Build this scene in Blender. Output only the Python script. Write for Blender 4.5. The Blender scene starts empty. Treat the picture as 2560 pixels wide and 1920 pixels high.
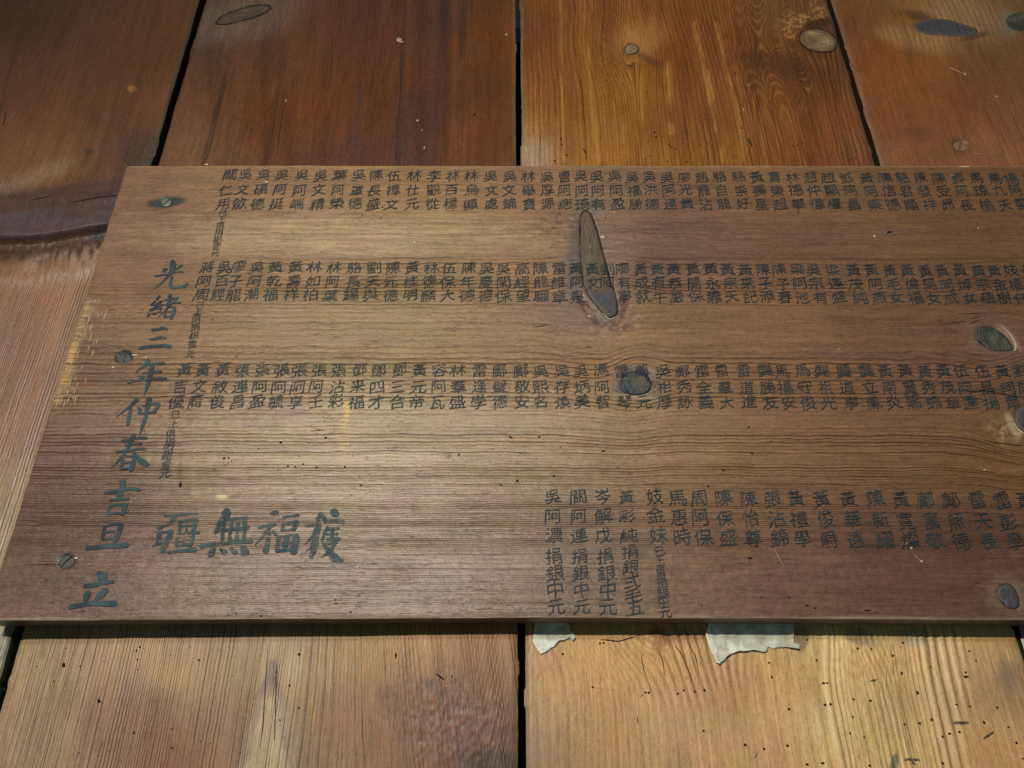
import bpy, math, random
import numpy as np
from mathutils import Vector
from mathutils.geometry import delaunay_2d_cdt

scene = bpy.context.scene
COL = scene.collection
random.seed(7)

# ------------------------------------------------------------------ camera
TH = math.atan(1900.0 / 3610.0)          # the camera looks up at the wall
FPX = 1900.0                             # focal length in photo pixels (2560 wide)
DIST = 0.45
CT, ST = math.cos(TH), math.sin(TH)
CAM = (0.0, -DIST * CT, -DIST * ST)
cd = bpy.data.cameras.new("camera")
cd.sensor_width = 36.0
cd.lens = FPX / 2560.0 * 36.0
cd.clip_start = 0.01
cd.clip_end = 20.0
cam = bpy.data.objects.new("camera", cd)
cam.location = CAM
cam.rotation_euler = (math.pi / 2 + TH, 0, 0)
COL.objects.link(cam)
scene.camera = cam

# ------------------------------------------------------------------ dim ambient light, key lamp, added sheen light
world = bpy.data.worlds.new("World")
scene.world = world
world.use_nodes = True
bg = world.node_tree.nodes["Background"]
bg.inputs[1].default_value = 0.21
_t = world.node_tree
_tc = _t.nodes.new('ShaderNodeTexCoord')
_sp = _t.nodes.new('ShaderNodeSeparateXYZ')
_rp = _t.nodes.new('ShaderNodeValToRGB')          # ambient tint, raised below to lift the shade under the board
_rp.color_ramp.elements[0].position = 0.40
_rp.color_ramp.elements[0].color = (0.34, 0.50, 0.50, 1)
_rp.color_ramp.elements[1].position = 0.62
_rp.color_ramp.elements[1].color = (0.26, 0.32, 0.32, 1)
_ma = _t.nodes.new('ShaderNodeMath')
_ma.operation = 'MULTIPLY_ADD'
_ma.inputs[1].default_value = 0.5
_ma.inputs[2].default_value = 0.5
_t.links.new(_tc.outputs['Generated'], _sp.inputs[0])
_t.links.new(_sp.outputs['Z'], _ma.inputs[0])
_t.links.new(_ma.outputs[0], _rp.inputs[0])
_t.links.new(_rp.outputs[0], bg.inputs[0])

ld = bpy.data.lights.new("lamp", 'SPOT')
ld.energy = 29.5
ld.color = (1.0, 0.93, 0.82)
ld.shadow_soft_size = 0.014
ld.spot_size = math.radians(95)
ld.spot_blend = 0.8
lamp = bpy.data.objects.new("lamp", ld)
LP = Vector((-0.26, -0.95, 0.13))
lamp.location = LP
lamp.rotation_euler = (Vector((0.06, 0, -0.12)) - LP).to_track_quat('-Z', 'Y').to_euler()
COL.objects.link(lamp)

# unseen soft light added higher up, only to give the board its sheen
la_ = bpy.data.lights.new("sheen_light", 'AREA')
la_.shape = 'RECTANGLE'
la_.size, la_.size_y = 0.36, 0.12
la_.energy = 10.0
la_.color = (0.96, 0.97, 1.0)
sheen_ob = bpy.data.objects.new("sheen_light", la_)
RP = Vector((-0.50, -1.9, 0.62))
sheen_ob.location = RP
sheen_ob.rotation_euler = (Vector((-0.1, 0, -0.05)) - RP).to_track_quat('-Z', 'Y').to_euler()
COL.objects.link(sheen_ob)

scene.view_settings.view_transform = 'Standard'
scene.view_settings.look = 'None'
scene.view_settings.gamma = 1.0
scene.view_settings.exposure = 0.0
scene.cycles.max_bounces = 5
scene.cycles.transparent_max_bounces = 12


# ------------------------------------------------------------------ geometry of the view
def at(px, py, Y=0.0):
    """point on the plane y=Y seen at photo pixel px,py -> (x, z) in metres"""
    u = px - 1280.0
    v = 960.0 - py
    dx, dy, dz = u, FPX * CT - v * ST, FPX * ST + v * CT
    t = (Y - CAM[1]) / dy
    return dx * t, CAM[2] + dz * t


def proj(X, Z, Y=0.0):
    ry = Y - CAM[1]
    rz = Z - CAM[2]
    d = ry * CT + rz * ST
    return 1280.0 + FPX * X / d, 960.0 - FPX * (rz * CT - ry * ST) / d


# ------------------------------------------------------------------ numpy noise
_rng = np.random.RandomState(11)
_T = _rng.rand(256, 256)


def vn(u, v, seed=0):
    u = np.asarray(u, float) + seed * 37.31
    v = np.asarray(v, float) + seed * 17.77
    iu = np.floor(u).astype(int)
    iv = np.floor(v).astype(int)
    fu = u - iu
    fv = v - iv
    fu = fu * fu * (3 - 2 * fu)
    fv = fv * fv * (3 - 2 * fv)
    a = _T[iu % 256, iv % 256]
    b = _T[(iu + 1) % 256, iv % 256]
    c = _T[iu % 256, (iv + 1) % 256]
    d = _T[(iu + 1) % 256, (iv + 1) % 256]
    return (a * (1 - fu) + b * fu) * (1 - fv) + (c * (1 - fu) + d * fu) * fv


def fbm(u, v, seed=0, o=4):
    s = 0.0
    a = 0.5
    for k in range(o):
        s = s + a * vn(u * 2 ** k, v * 2 ** k, seed + k * 3)
        a *= 0.5
    return s / (1 - 0.5 ** o)


def ss(a, b, x):
    t = np.clip((x - a) / (b - a), 0, 1)
    return t * t * (3 - 2 * t)


def lin(c):
    c = np.asarray(c, float) / 255.0
    return np.where(c <= 0.04045, c / 12.92, ((c + 0.055) / 1.055) ** 2.4)


def tint_field(PX, PY, pts, p=3.0, soft=90.0, sat=1.2, lum=0.92):
    W = np.zeros_like(PX)
    A = np.zeros(PX.shape + (3,))
    for (x, y, c) in pts:
        w = 1.0 / (((PX - x) ** 2 + (1.4 * (PY - y)) ** 2 + soft ** 2) ** (p / 2))
        W += w
        A += w[..., None] * lin(c)
    A = A / W[..., None]
    L = (A @ np.array([0.2126, 0.7152, 0.0722]))[..., None]
    return np.clip(L + (A - L) * sat, 0.002, 1) * lum


def ellipse(PX, PY, x, y, rx, ry, rot=0.0, edge=0.25, wob=0.0, seed=0):
    c, s = math.cos(math.radians(rot)), math.sin(math.radians(rot))
    dx, dy = PX - x, PY - y
    u = (dx * c + dy * s) / rx
    v = (-dx * s + dy * c) / ry
    d = np.sqrt(u * u + v * v)
    if wob:
        d = d + wob * (fbm(PX / 14.0, PY / 14.0, seed + 5) - 0.5)
    return 1 - ss(1 - edge, 1 + edge, d)


def mixc(C, m, col):
    return C * (1 - m[..., None]) + lin(col) * m[..., None]


def seg_dist(PX, PY, poly, closed=True):
    best = np.full(PX.shape, 1e9)
    n = len(poly)
    for i in range(n if closed else n - 1):
        x0, y0 = poly[i]
        x1, y1 = poly[(i + 1) % n]
        dx, dy = x1 - x0, y1 - y0
        L = dx * dx + dy * dy + 1e-9
        t = np.clip(((PX - x0) * dx + (PY - y0) * dy) / L, 0, 1)
        d = np.hypot(PX - x0 - t * dx, PY - y0 - t * dy)
        best = np.minimum(best, d)
    return best


def inside(PX, PY, poly):
    r = np.zeros(PX.shape, bool)
    n = len(poly)
    for i in range(n):
        x0, y0 = poly[i]
        x1, y1 = poly[(i + 1) % n]
        if y0 == y1:
            continue
        cond = ((y0 > PY) != (y1 > PY)) & (PX < (x1 - x0) * (PY - y0) / (y1 - y0) + x0)
        r ^= cond
    return r


def smooth_closed(poly, n=6):
    out = []
    m = len(poly)
    for i in range(m):
        p0, p1, p2, p3 = (np.array(poly[(i + k - 1) % m], float) for k in range(4))
        for j in range(n):
            t = j / n
            out.append(tuple(0.5 * ((2 * p1) + (-p0 + p2) * t + (2 * p0 - 5 * p1 + 4 * p2 - p3) * t * t
                                    + (-p0 + 3 * p1 - 3 * p2 + p3) * t ** 3)))
    return out


def smooth_open(pts, n=6):
    P = [np.array(p, float) for p in pts]
    if len(P) == 2:
        return [P[0] + (P[1] - P[0]) * (k / n) for k in range(n + 1)]
    P = [2 * P[0] - P[1]] + P + [2 * P[-1] - P[-2]]
    out = []
    for i in range(1, len(P) - 2):
        p0, p1, p2, p3 = P[i - 1], P[i], P[i + 1], P[i + 2]
        for j in range(n):
            t = j / n
            out.append(0.5 * ((2 * p1) + (-p0 + p2) * t + (2 * p0 - 5 * p1 + 4 * p2 - p3) * t * t
                              + (-p0 + 3 * p1 - 3 * p2 + p3) * t ** 3))
    out.append(P[-2])
    return out


# ------------------------------------------------------------------ object helpers
def tag(o, label=None, category=None, group=None, kind=None):
    if label: o["label"] = label
    if category: o["category"] = category
    if group: o["group"] = group
    if kind: o["kind"] = kind
    return o


def empty(name, loc=(0, 0, 0)):
    o = bpy.data.objects.new(name, None)
    o.empty_display_size = 0.02
    o.location = loc
    COL.objects.link(o)
    return o


def mesh_obj(name, V, F, mat, parent=None, smooth=False):
    me = bpy.data.meshes.new(name)
    me.from_pydata([tuple(v) for v in V], [], [tuple(f) for f in F])
    me.materials.append(mat)
    if smooth:
        me.polygons.foreach_set("use_smooth", [True] * len(me.polygons))
    me.update()
    o = bpy.data.objects.new(name, me)
    COL.objects.link(o)
    if parent is not None:
        o.parent = parent
    return o


def grid_solid(name, xs, zs, Y, H, C, ring, rc, gl, thick, mat, parent, edge=(1, 1, 1), DX=0.0, DZ=0.0):
    """front relief grid plus side skirts and a back, one closed slab.
    H in metres towards the viewer; Y front plane (array or float)."""
    nx, nz = len(xs), len(zs)
    XX, ZZ = np.meshgrid(xs, zs)
    YY = (np.zeros_like(XX) + Y) - H
    n0 = nx * nz
    border = [j for j in range(nx)] + [i * nx + nx - 1 for i in range(1, nz)] + \
             [(nz - 1) * nx + j for j in range(nx - 2, -1, -1)] + [i * nx for i in range(nz - 2, 0, -1)]
    border = np.array(border)
    nb = len(border)
    co = np.stack([XX + DX, YY, ZZ + DZ], -1).reshape(-1, 3)
    top = co[border]
    back = top.copy()
    Yb = (np.zeros_like(XX) + Y).reshape(-1)[border] + thick
    back[:, 1] = Yb
    allco = np.concatenate([co, top, back, back], 0)
    idx = np.arange(n0).reshape(nz, nx)
    a = idx[:-1, :-1].ravel(); b = idx[:-1, 1:].ravel(); c = idx[1:, 1:].ravel(); d = idx[1:, :-1].ravel()
    quads = np.stack([a, b, c, d], 1)
    k = np.arange(nb)
    k2 = (k + 1) % nb
    side = np.stack([n0 + k2, n0 + k, n0 + nb + k, n0 + nb + k2], 1)
    nq = len(quads) + len(side)
    loops = np.concatenate([quads.ravel(), side.ravel(), (n0 + 2 * nb + k)])
    starts = np.concatenate([np.arange(nq) * 4, [nq * 4]])
    totals = np.concatenate([np.full(nq, 4), [nb]])
    me = bpy.data.meshes.new(name)
    me.vertices.add(len(allco))
    me.vertices.foreach_set("co", allco.astype(np.float32).ravel())
    me.loops.add(len(loops))
    me.loops.foreach_set("vertex_index", loops.astype(np.int32))
    me.polygons.add(nq + 1)
    me.polygons.foreach_set("loop_start", starts.astype(np.int32))
    me.polygons.foreach_set("loop_total", totals.astype(np.int32))
    sm = np.ones(nq + 1, bool); sm[len(quads):] = False
    me.polygons.foreach_set("use_smooth", sm)
    me.update(calc_edges=True)

    def ext(a):
        a = np.asarray(a, float).reshape(n0, -1)
        e = a[border]
        return np.concatenate([a, e, e, e], 0)
    at_ = me.attributes.new("col", 'FLOAT_COLOR', 'POINT')
    c4 = ext(C)
    c4[n0:] *= np.array(edge)      # side faces darkened: their shade is put into the colour
    c4 = np.concatenate([c4, np.ones((len(c4), 1))], 1)
    at_.data.foreach_set("color", c4.astype(np.float32).ravel())
    for nm, arr in (("ring", ring), ("rc", rc), ("gl", gl)):
        q = me.attributes.new(nm, 'FLOAT', 'POINT')
        q.data.foreach_set("value", ext(arr).astype(np.float32).ravel())
    me.materials.append(mat)
    o = bpy.data.objects.new(name, me)
    COL.objects.link(o)
    o.parent = parent
    return o


class Sampler:
    def __init__(self, xs, zs, H, Y):
        self.x0, self.z0 = xs[0], zs[0]
        self.xs, self.zs, self.H = xs, zs, H
        self.Y = np.zeros_like(H) + Y

    def y(self, x, z, off):
        i = int(np.clip(np.searchsorted(self.xs, x) - 1, 0, len(self.xs) - 2))
        j = int(np.clip(np.searchsorted(self.zs, z) - 1, 0, len(self.zs) - 2))
        h = max(self.H[j, i], self.H[j, i + 1], self.H[j + 1, i], self.H[j + 1, i + 1])
        return self.Y[j, i] - h - off


# ------------------------------------------------------------------ materials
class NT:
    def __init__(self, mat):
        mat.use_nodes = True
        self.t = mat.node_tree
        self.t.nodes.clear()
        self.out = self.t.nodes.new('ShaderNodeOutputMaterial')

    def n(self, kind, **kw):
        nd = self.t.nodes.new(kind)
        for k, v in kw.items():
            setattr(nd, k, v)
        return nd

    def l(self, a, b):
        self.t.links.new(a, b)

    def val(self, sock, v):
        if hasattr(v, 'is_output') or isinstance(v, bpy.types.NodeSocket):
            self.l(v, sock)
        else:
            sock.default_value = v

    def m(self, op, a, b=0.0, c=0.0):
        nd = self.n('ShaderNodeMath', operation=op)
        self.val(nd.inputs[0], a)
        self.val(nd.inputs[1], b)
        self.val(nd.inputs[2], c)
        return nd.outputs[0]

    def attr(self, name, color=False):
        nd = self.n('ShaderNodeAttribute', attribute_name=name)
        return nd.outputs['Color'] if color else nd.outputs['Fac']

    def noise(self, vec, scale3, detail=3.0, rough=0.55, off=(0, 0, 0), dist=0.0):
        mp = self.n('ShaderNodeMapping')
        mp.inputs['Scale'].default_value = scale3
        mp.inputs['Location'].default_value = off
        self.l(vec, mp.inputs['Vector'])
        nz = self.n('ShaderNodeTexNoise')
        nz.inputs['Scale'].default_value = 1.0
        nz.inputs['Detail'].default_value = detail
        nz.inputs['Roughness'].default_value = rough
        nz.inputs['Distortion'].default_value = dist
        self.l(mp.outputs[0], nz.inputs['Vector'])
        return nz.outputs['Fac']

    def ramp(self, f, stops):
        r = self.n('ShaderNodeValToRGB')
        e = r.color_ramp.elements
        while len(e) < len(stops):
            e.new(0.5)
        for k, (p, v) in enumerate(stops):
            e[k].position = p
            e[k].color = (v, v, v, 1) if not isinstance(v, tuple) else v + (1,)
        self.l(f, r.inputs[0])
        return r.outputs[0]

    def mul(self, col, fac):
        nd = self.n('ShaderNodeVectorMath', operation='SCALE')
        self.l(col, nd.inputs[0])
        self.val(nd.inputs['Scale'], fac)
        return nd.outputs[0]

    def mix(self, f, a, b, blend='MIX'):
        nd = self.n('ShaderNodeMix', data_type='RGBA', blend_type=blend)
        self.val(nd.inputs[0], f)
        self.val(nd.inputs[6], a)
        self.val(nd.inputs[7], b)
        return nd.outputs[2]


def wood(name, axis, seed=0.0, dark=(0.30, 0.22, 0.17, 1), fibre=0.55, rough=(0.42, 0.72), coat=0.0,
         bump=1.0, ringwarp=0.35, speck=0.45, streak=0.4, wavy=0.9):
    mat = bpy.data.materials.new(name)
    T = NT(mat)
    tc = T.n('ShaderNodeTexCoord').outputs['Object']

    def sc(along, across):
        return (along, across, across) if axis == 'x' else (across, across, along)
    off = (seed * 3.1, seed * 1.7, seed * 2.3)
    A = T.noise(tc, sc(45, 900), 4, 0.6, off)
    B = T.noise(tc, sc(9, 160), 3, 0.55, off, 0.3)
    Cn = T.noise(tc, (46, 46, 46), 4, 0.6, off)
    D = T.noise(tc, (1500, 1500, 1500), 2, 0.7, off)
    E = T.noise(tc, sc(190, 1100), 2, 0.5, off)
    G = T.noise(tc, sc(300, 520), 3, 0.6, off)
    ring = T.attr('ring')
    rc = T.attr('rc')
    gl = T.attr('gl')
    Wv = T.noise(tc, sc(38, 95), 3, 0.6, (seed, 3, 6))
    r = T.m('ADD', ring, T.m('MULTIPLY', T.m('SUBTRACT', B, 0.5), ringwarp))
    r = T.m('ADD', r, T.m('MULTIPLY', T.m('SUBTRACT', Wv, 0.5), wavy))
    fr = T.m('FRACT', r)
    fl = T.m('FLOOR', r)
    wn = T.n('ShaderNodeTexWhiteNoise', noise_dimensions='1D')
    T.l(T.m('ADD', fl, seed), wn.inputs['W'])
    rnd = wn.outputs['Value']
    line = T.ramp(fr, [(0.0, 0.0), (0.5, 0.04), (0.76, 0.25), (0.88, 1.0), (0.95, 0.95), (1.0, 0.0)])
    lite = T.ramp(fr, [(0.0, 0.25), (0.08, 1.0), (0.3, 0.5), (0.55, 0.0)])
    amp = T.m('MULTIPLY', rc, T.m('ADD', 0.12, T.m('MULTIPLY', T.m('POWER', rnd, 1.6), 1.5)))
    # broken lines: the grain fades in and out along its run
    amp = T.m('MULTIPLY', amp, T.ramp(T.noise(tc, sc(28, 300), 2, 0.5, (seed, 4, 1)),
                                      [(0.28, 0.35), (0.6, 1.15)]))
    la = T.m('MINIMUM', T.m('MULTIPLY', line, amp), 1.0)
    col = T.attr('col', True)
    # value modulation
    v = T.m('ADD', 1.0, T.m('MULTIPLY', T.m('SUBTRACT', A, 0.5), fibre * 2))
    v = T.m('ADD', v, T.m('MULTIPLY', T.m('SUBTRACT', D, 0.5), speck * 2))
    v = T.m('ADD', v, T.m('MULTIPLY', T.m('SUBTRACT', B, 0.5), 0.45))
    v = T.m('ADD', v, T.m('MULTIPLY', T.m('SUBTRACT', G, 0.5), 0.6))
    v = T.m('ADD', v, T.m('MULTIPLY', T.m('SUBTRACT', T.noise(tc, sc(14, 75), 3, 0.6, (seed, 8, 8)), 0.5), 0.4))
    v = T.m('ADD', v, T.m('MULTIPLY', T.m('MULTIPLY', lite, amp), 0.16))
    col = T.mul(col, v)
    # hue drift: yellow and purple cast of old softwood
    hue = T.ramp(Cn, [(0.32, (1.05, 0.98, 1.06)), (0.5, (1.0, 1.0, 1.0)), (0.68, (0.99, 1.02, 0.90))])
    col = T.mix(1.0, col, hue, 'MULTIPLY')
    col = T.mix(la, col, T.mix(1.0, col, dark, 'MULTIPLY'))
    # pale torn fibres
    Fs = T.noise(tc, sc(38, 620), 3, 0.62, (seed, 7, 3))
    Fm = T.noise(tc, (16, 16, 16), 2, 0.5, (seed, 2, 9))
    pale = T.m('MULTIPLY', T.ramp(Fs, [(0.56, 0.0), (0.70, 1.0)]), T.ramp(Fm, [(0.40, 0.15), (0.6, 1.0)]))
    col = T.mix(T.m('MULTIPLY', pale, streak), col, T.mul(col, 1.9))
    fleck = T.m('MULTIPLY', T.ramp(E, [(0.62, 0.0), (0.72, 1.0)]), T.ramp(T.noise(tc, (34, 34, 34), 2, 0.5, (seed, 5, 5)), [(0.42, 0.0), (0.62, 1.0)]))
    col = T.mix(T.m('MULTIPLY', fleck, 0.40), col, T.mix(1.0, col, (0.35, 0.28, 0.24, 1), 'MULTIPLY'))
    b = T.n('ShaderNodeBsdfPrincipled')
    T.l(col, b.inputs['Base Color'])
    rg = T.m('SUBTRACT', T.m('ADD', rough[0], T.m('MULTIPLY', G, rough[1] - rough[0])),
             T.m('MULTIPLY', gl, 0.22))
    T.l(rg, b.inputs['Roughness'])
    b.inputs['Specular IOR Level'].default_value = 0.5
    if coat:
        T.l(T.m('MULTIPLY', gl, coat), b.inputs['Coat Weight'])
        b.inputs['Coat Roughness'].default_value = 0.3
    h = T.m('ADD', T.m('MULTIPLY', la, -0.6), T.m('MULTIPLY', A, 0.22))
    h = T.m('ADD', h, T.m('MULTIPLY', fleck, -0.4))
    h = T.m('ADD', h, T.m('MULTIPLY', pale, 0.35))
    h = T.m('ADD', h, T.m('MULTIPLY', G, 0.55))
    h = T.m('ADD', h, T.m('MULTIPLY', T.m('MULTIPLY', lite, amp), 0.3))
    bp = T.n('ShaderNodeBump')
    bp.inputs['Strength'].default_value = 1.0
    bp.inputs['Distance'].default_value = 0.00028 * bump
    T.l(h, bp.inputs['Height'])
    T.l(bp.outputs[0], b.inputs['Normal'])
    T.l(b.outputs[0], T.out.inputs[0])
    return mat


def plain(name, color, rough=0.6, metal=0.0, var=0.3, scale=400.0, bumpd=0.0, var2=None):
    mat = bpy.data.materials.new(name)
    T = NT(mat)
    tc = T.n('ShaderNodeTexCoord').outputs['Object']
    nz = T.noise(tc, (scale,) * 3, 4, 0.6)
    c = T.n('ShaderNodeRGB')
    c.outputs[0].default_value = tuple(lin(color)) + (1,)
    col = T.mul(c.outputs[0], T.m('ADD', 1 - var / 2, T.m('MULTIPLY', nz, var)))
    if var2:
        n2 = T.noise(tc, (scale * 0.3,) * 3, 3, 0.6, (3, 1, 2))
        col = T.mix(T.ramp(n2, [(0.42, 0.0), (0.6, 1.0)]), col, tuple(lin(var2)) + (1,))
    b = T.n('ShaderNodeBsdfPrincipled')
    T.l(col, b.inputs['Base Color'])
    b.inputs['Roughness'].default_value = rough
    b.inputs['Metallic'].default_value = metal
    if bumpd:
        bp = T.n('ShaderNodeBump')
        bp.inputs['Distance'].default_value = bumpd
        T.l(nz, bp.inputs['Height'])
        T.l(bp.outputs[0], b.inputs['Normal'])
    T.l(b.outputs[0], T.out.inputs[0])
    return mat


def ink(name, color, color2, wear=0.5, thr=0.6):
    """old brush paint, worn through along the grain"""
    mat = bpy.data.materials.new(name)
    T = NT(mat)
    tc = T.n('ShaderNodeTexCoord').outputs['Object']
    big = T.noise(tc, (60, 60, 60), 3, 0.6)
    fib = T.noise(tc, (90, 700, 700), 3, 0.6)
    spk = T.noise(tc, (900, 900, 900), 2, 0.6)
    c = T.mix(T.ramp(big, [(0.42, 0.0), (0.58, 1.0)]), tuple(lin(color)) + (1,), tuple(lin(color2)) + (1,))
    c = T.mul(c, T.m('ADD', 0.72, T.m('MULTIPLY', spk, 0.56)))
    b = T.n('ShaderNodeBsdfPrincipled')
    T.l(c, b.inputs['Base Color'])
    b.inputs['Roughness'].default_value = 0.62
    b.inputs['Specular IOR Level'].default_value = 0.35
    w = T.m('ADD', T.m('MULTIPLY', fib, 0.55), T.m('MULTIPLY', spk, 0.45))
    holes = T.ramp(w, [(thr - 0.07, 0.0), (thr + 0.05, 1.0)])
    grain = T.ramp(T.m('FRACT', T.attr('ring')), [(0.0, 0.3), (0.15, 0.0), (0.7, 0.0), (0.88, 1.0), (1.0, 0.3)])
    holes = T.m('MAXIMUM', holes, T.m('MULTIPLY', grain, T.m('MINIMUM', T.m('MULTIPLY', T.attr('rc'), wear), wear)))
    f = T.m('MINIMUM', T.m('ADD', T.m('MULTIPLY', holes, wear), 0.05), 0.95)
    tr = T.n('ShaderNodeBsdfTransparent')
    ms = T.n('ShaderNodeMixShader')
    T.l(f, ms.inputs[0])
    T.l(b.outputs[0], ms.inputs[1])
    T.l(tr.outputs[0], ms.inputs[2])
    T.l(ms.outputs[0], T.out.inputs[0])
    return mat


M = {}
M['board'] = wood('inscribed board wood', 'x', 1.0, rough=(0.40, 0.62), bump=2.2, streak=0.6, fibre=0.55, wavy=1.5)
M['plank_a'] = wood('left plank wood', 'z', 2.0, coat=0.35, rough=(0.38, 0.6), bump=1.3, streak=0.2)
M['plank_b'] = wood('dark plank wood', 'z', 3.0, coat=0.35, rough=(0.42, 0.66))
M['plank_c'] = wood('golden plank wood', 'z', 4.0, coat=0.4, rough=(0.42, 0.68))
M['plank_d'] = wood('red plank wood', 'z', 5.0, coat=0.35, rough=(0.42, 0.68))
M['void'] = plain('near-black void', (14, 13, 12), 0.9)
M['ink'] = ink('blue black ink', (18, 42, 50), (36, 62, 68), 0.6, 0.61)
M['teal'] = ink('faded teal paint', (22, 46, 58), (52, 78, 80), 0.6, 0.60)
M['teal_worn'] = ink('worn teal paint', (24, 54, 68), (58, 84, 84), 0.75, 0.54)
M['steel'] = plain('dull screw steel', (112, 112, 98), 0.5, 0.35, 0.5, 900, 0.0001)
M['steel_dark'] = plain('dark screw steel', (66, 72, 68), 0.55, 0.35, 0.5, 900, 0.0001)
M['slot'] = plain('screw slot black', (12, 12, 11), 0.9)
M['wood_screw'] = plain('painted over screw', (128, 104, 78), 0.5, 0.0, 0.5, 700, 0.0002)
M['crack'] = plain('dark crack', (22, 16, 12), 0.9)
M['hole'] = plain('insect hole dark', (16, 11, 8), 0.95)
M['pale'] = plain('bare wood scratch', (176, 150, 108), 0.7, 0, 0.4, 900)
M['fleckwhite'] = plain('pale paint fleck', (196, 178, 150), 0.6)
M['staple'] = plain('staple slit', (92, 82, 62), 0.6, 0.3)
M['paper'] = plain('old paper scrap', (226, 230, 214), 0.8, 0.0, 0.6, 240, 0.0012, (184, 180, 156))


def knotwood(name, a, b, rimc, sx=120.0, sz=420.0, bumpd=0.0005):
    """end grain of a branch: streaky, darker towards its bark rim"""
    mat = bpy.data.materials.new(name)
    T = NT(mat)
    tc = T.n('ShaderNodeTexCoord').outputs['Object']
    n1 = T.noise(tc, (sx, sx, sz), 4, 0.65, dist=0.8)
    n2 = T.noise(tc, (70, 70, 70), 3, 0.6, (4, 4, 4))
    n3 = T.noise(tc, (1300, 1300, 1300), 2, 0.7)
    c = T.mix(T.ramp(n2, [(0.36, 0.0), (0.62, 1.0)]), tuple(lin(a)) + (1,), tuple(lin(b)) + (1,))
    v = T.m('ADD', -0.15, T.m('ADD', T.m('MULTIPLY', n1, 1.7), T.m('MULTIPLY', n3, 0.7)))
    c = T.mul(c, v)
    rg = T.m('SINE', T.m('ADD', T.m('MULTIPLY', T.attr('rim'), 26.0), T.m('MULTIPLY', n2, 16.0)))
    c = T.mul(c, T.m('ADD', 1.0, T.m('MULTIPLY', rg, 0.16)))
    rim = T.m('ADD', T.attr('rim'), T.m('MULTIPLY', T.m('SUBTRACT', n1, 0.5), 0.25))
    c = T.mix(T.ramp(rim, [(0.0, 0.9), (0.12, 0.6), (0.4, 0.0)]), c, tuple(lin(rimc)) + (1,))
    b_ = T.n('ShaderNodeBsdfPrincipled')
    T.l(c, b_.inputs['Base Color'])
    b_.inputs['Roughness'].default_value = 0.55
    bp = T.n('ShaderNodeBump')
    bp.inputs['Distance'].default_value = bumpd
    T.l(T.m('ADD', n1, T.m('MULTIPLY', n3, 0.3)), bp.inputs['Height'])
    T.l(bp.outputs[0], b_.inputs['Normal'])
    T.l(b_.outputs[0], T.out.inputs[0])
    return mat


M['knot_grey'] = knotwood('grey knot wood', (84, 76, 60), (98, 78, 60), (78, 62, 48), 260, 60)
M['knot_slant'] = knotwood('grey brown knot wood', (84, 66, 50), (70, 56, 46), (50, 34, 24), 60, 300)
M['knot_blue'] = knotwood('blue grey knot wood', (62, 66, 74), (70, 66, 66), (96, 84, 74), 220, 220, .0010)
M['knot_pale'] = knotwood('pale knot wood', (140, 116, 80), (104, 86, 58), (88, 60, 36), 140, 260, .0009)
M['knot_green'] = knotwood('green grey knot wood', (96, 90, 70), (44, 52, 48), (70, 62, 56), 420, 150, .0012)
M['knot_teal'] = knotwood('teal stained knot wood', (44, 66, 74), (82, 78, 66), (52, 62, 64), 240, 240, .0012)
M['resin'] = plain('resin bead', (168, 140, 110), 0.35, 0, .3, 600)


# ------------------------------------------------------------------ flat marks laid on a relief
def ribbon_geo(pts, surf, off, V, F, taper=True, Yp=0.0, k=5, wob=0.06):
    """pts: (px,py,width px) in photo pixels -> brush ribbon on the surface"""
    P = smooth_open(pts, k)
    mm = []
    for p in P:
        x, z = at(p[0], p[1], Yp)
        x2, _ = at(p[0] + 1.0, p[1], Yp)
        mm.append((x, z, max(p[2], 0.3) * abs(x2 - x) * 0.5))
    n = len(mm)
    base = len(V)
    L = []
    for i, (x, z, w) in enumerate(mm):
        a = mm[max(i - 1, 0)]
        b = mm[min(i + 1, n - 1)]
        dx, dz = b[0] - a[0], b[1] - a[1]
        d = math.hypot(dx, dz) or 1.0
        nx, nz = -dz / d, dx / d
        w1 = w * (1 + wob * (random.random() - 0.5) * 2)
        w2 = w * (1 + wob * (random.random() - 0.5) * 2)
        L.append(((x + nx * w1, z + nz * w1), (x - nx * w2, z - nz * w2), (dx / d, dz / d), w))
    for (a, b, d, w) in L:
        for q in (a, b):
            V.append((q[0], surf.y(q[0], q[1], off), q[1]))
    for i in range(n - 1):
        F.append((base + 2 * i, base + 2 * i + 1, base + 2 * i + 3, base + 2 * i + 2))
    if taper:            # rounded ends
        for end, s in ((0, -1), (n - 1, 1)):
            (x, z, w) = mm[end]
            a, b, d, _ = L[end]
            cb = len(V)
            ang0 = math.atan2(a[1] - z, a[0] - x)
            m = 6
            for q in range(1, m):
                t = ang0 - s * math.pi * q / m
                qx, qz = x + math.cos(t) * w * 0.95, z + math.sin(t) * w * 0.95
                V.append((qx, surf.y(qx, qz, off), qz))
            ring = [base + 2 * end] + list(range(cb, cb + m - 1)) + [base + 2 * end + 1]
            F.append(tuple(ring if s < 0 else ring[::-1]))


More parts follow.
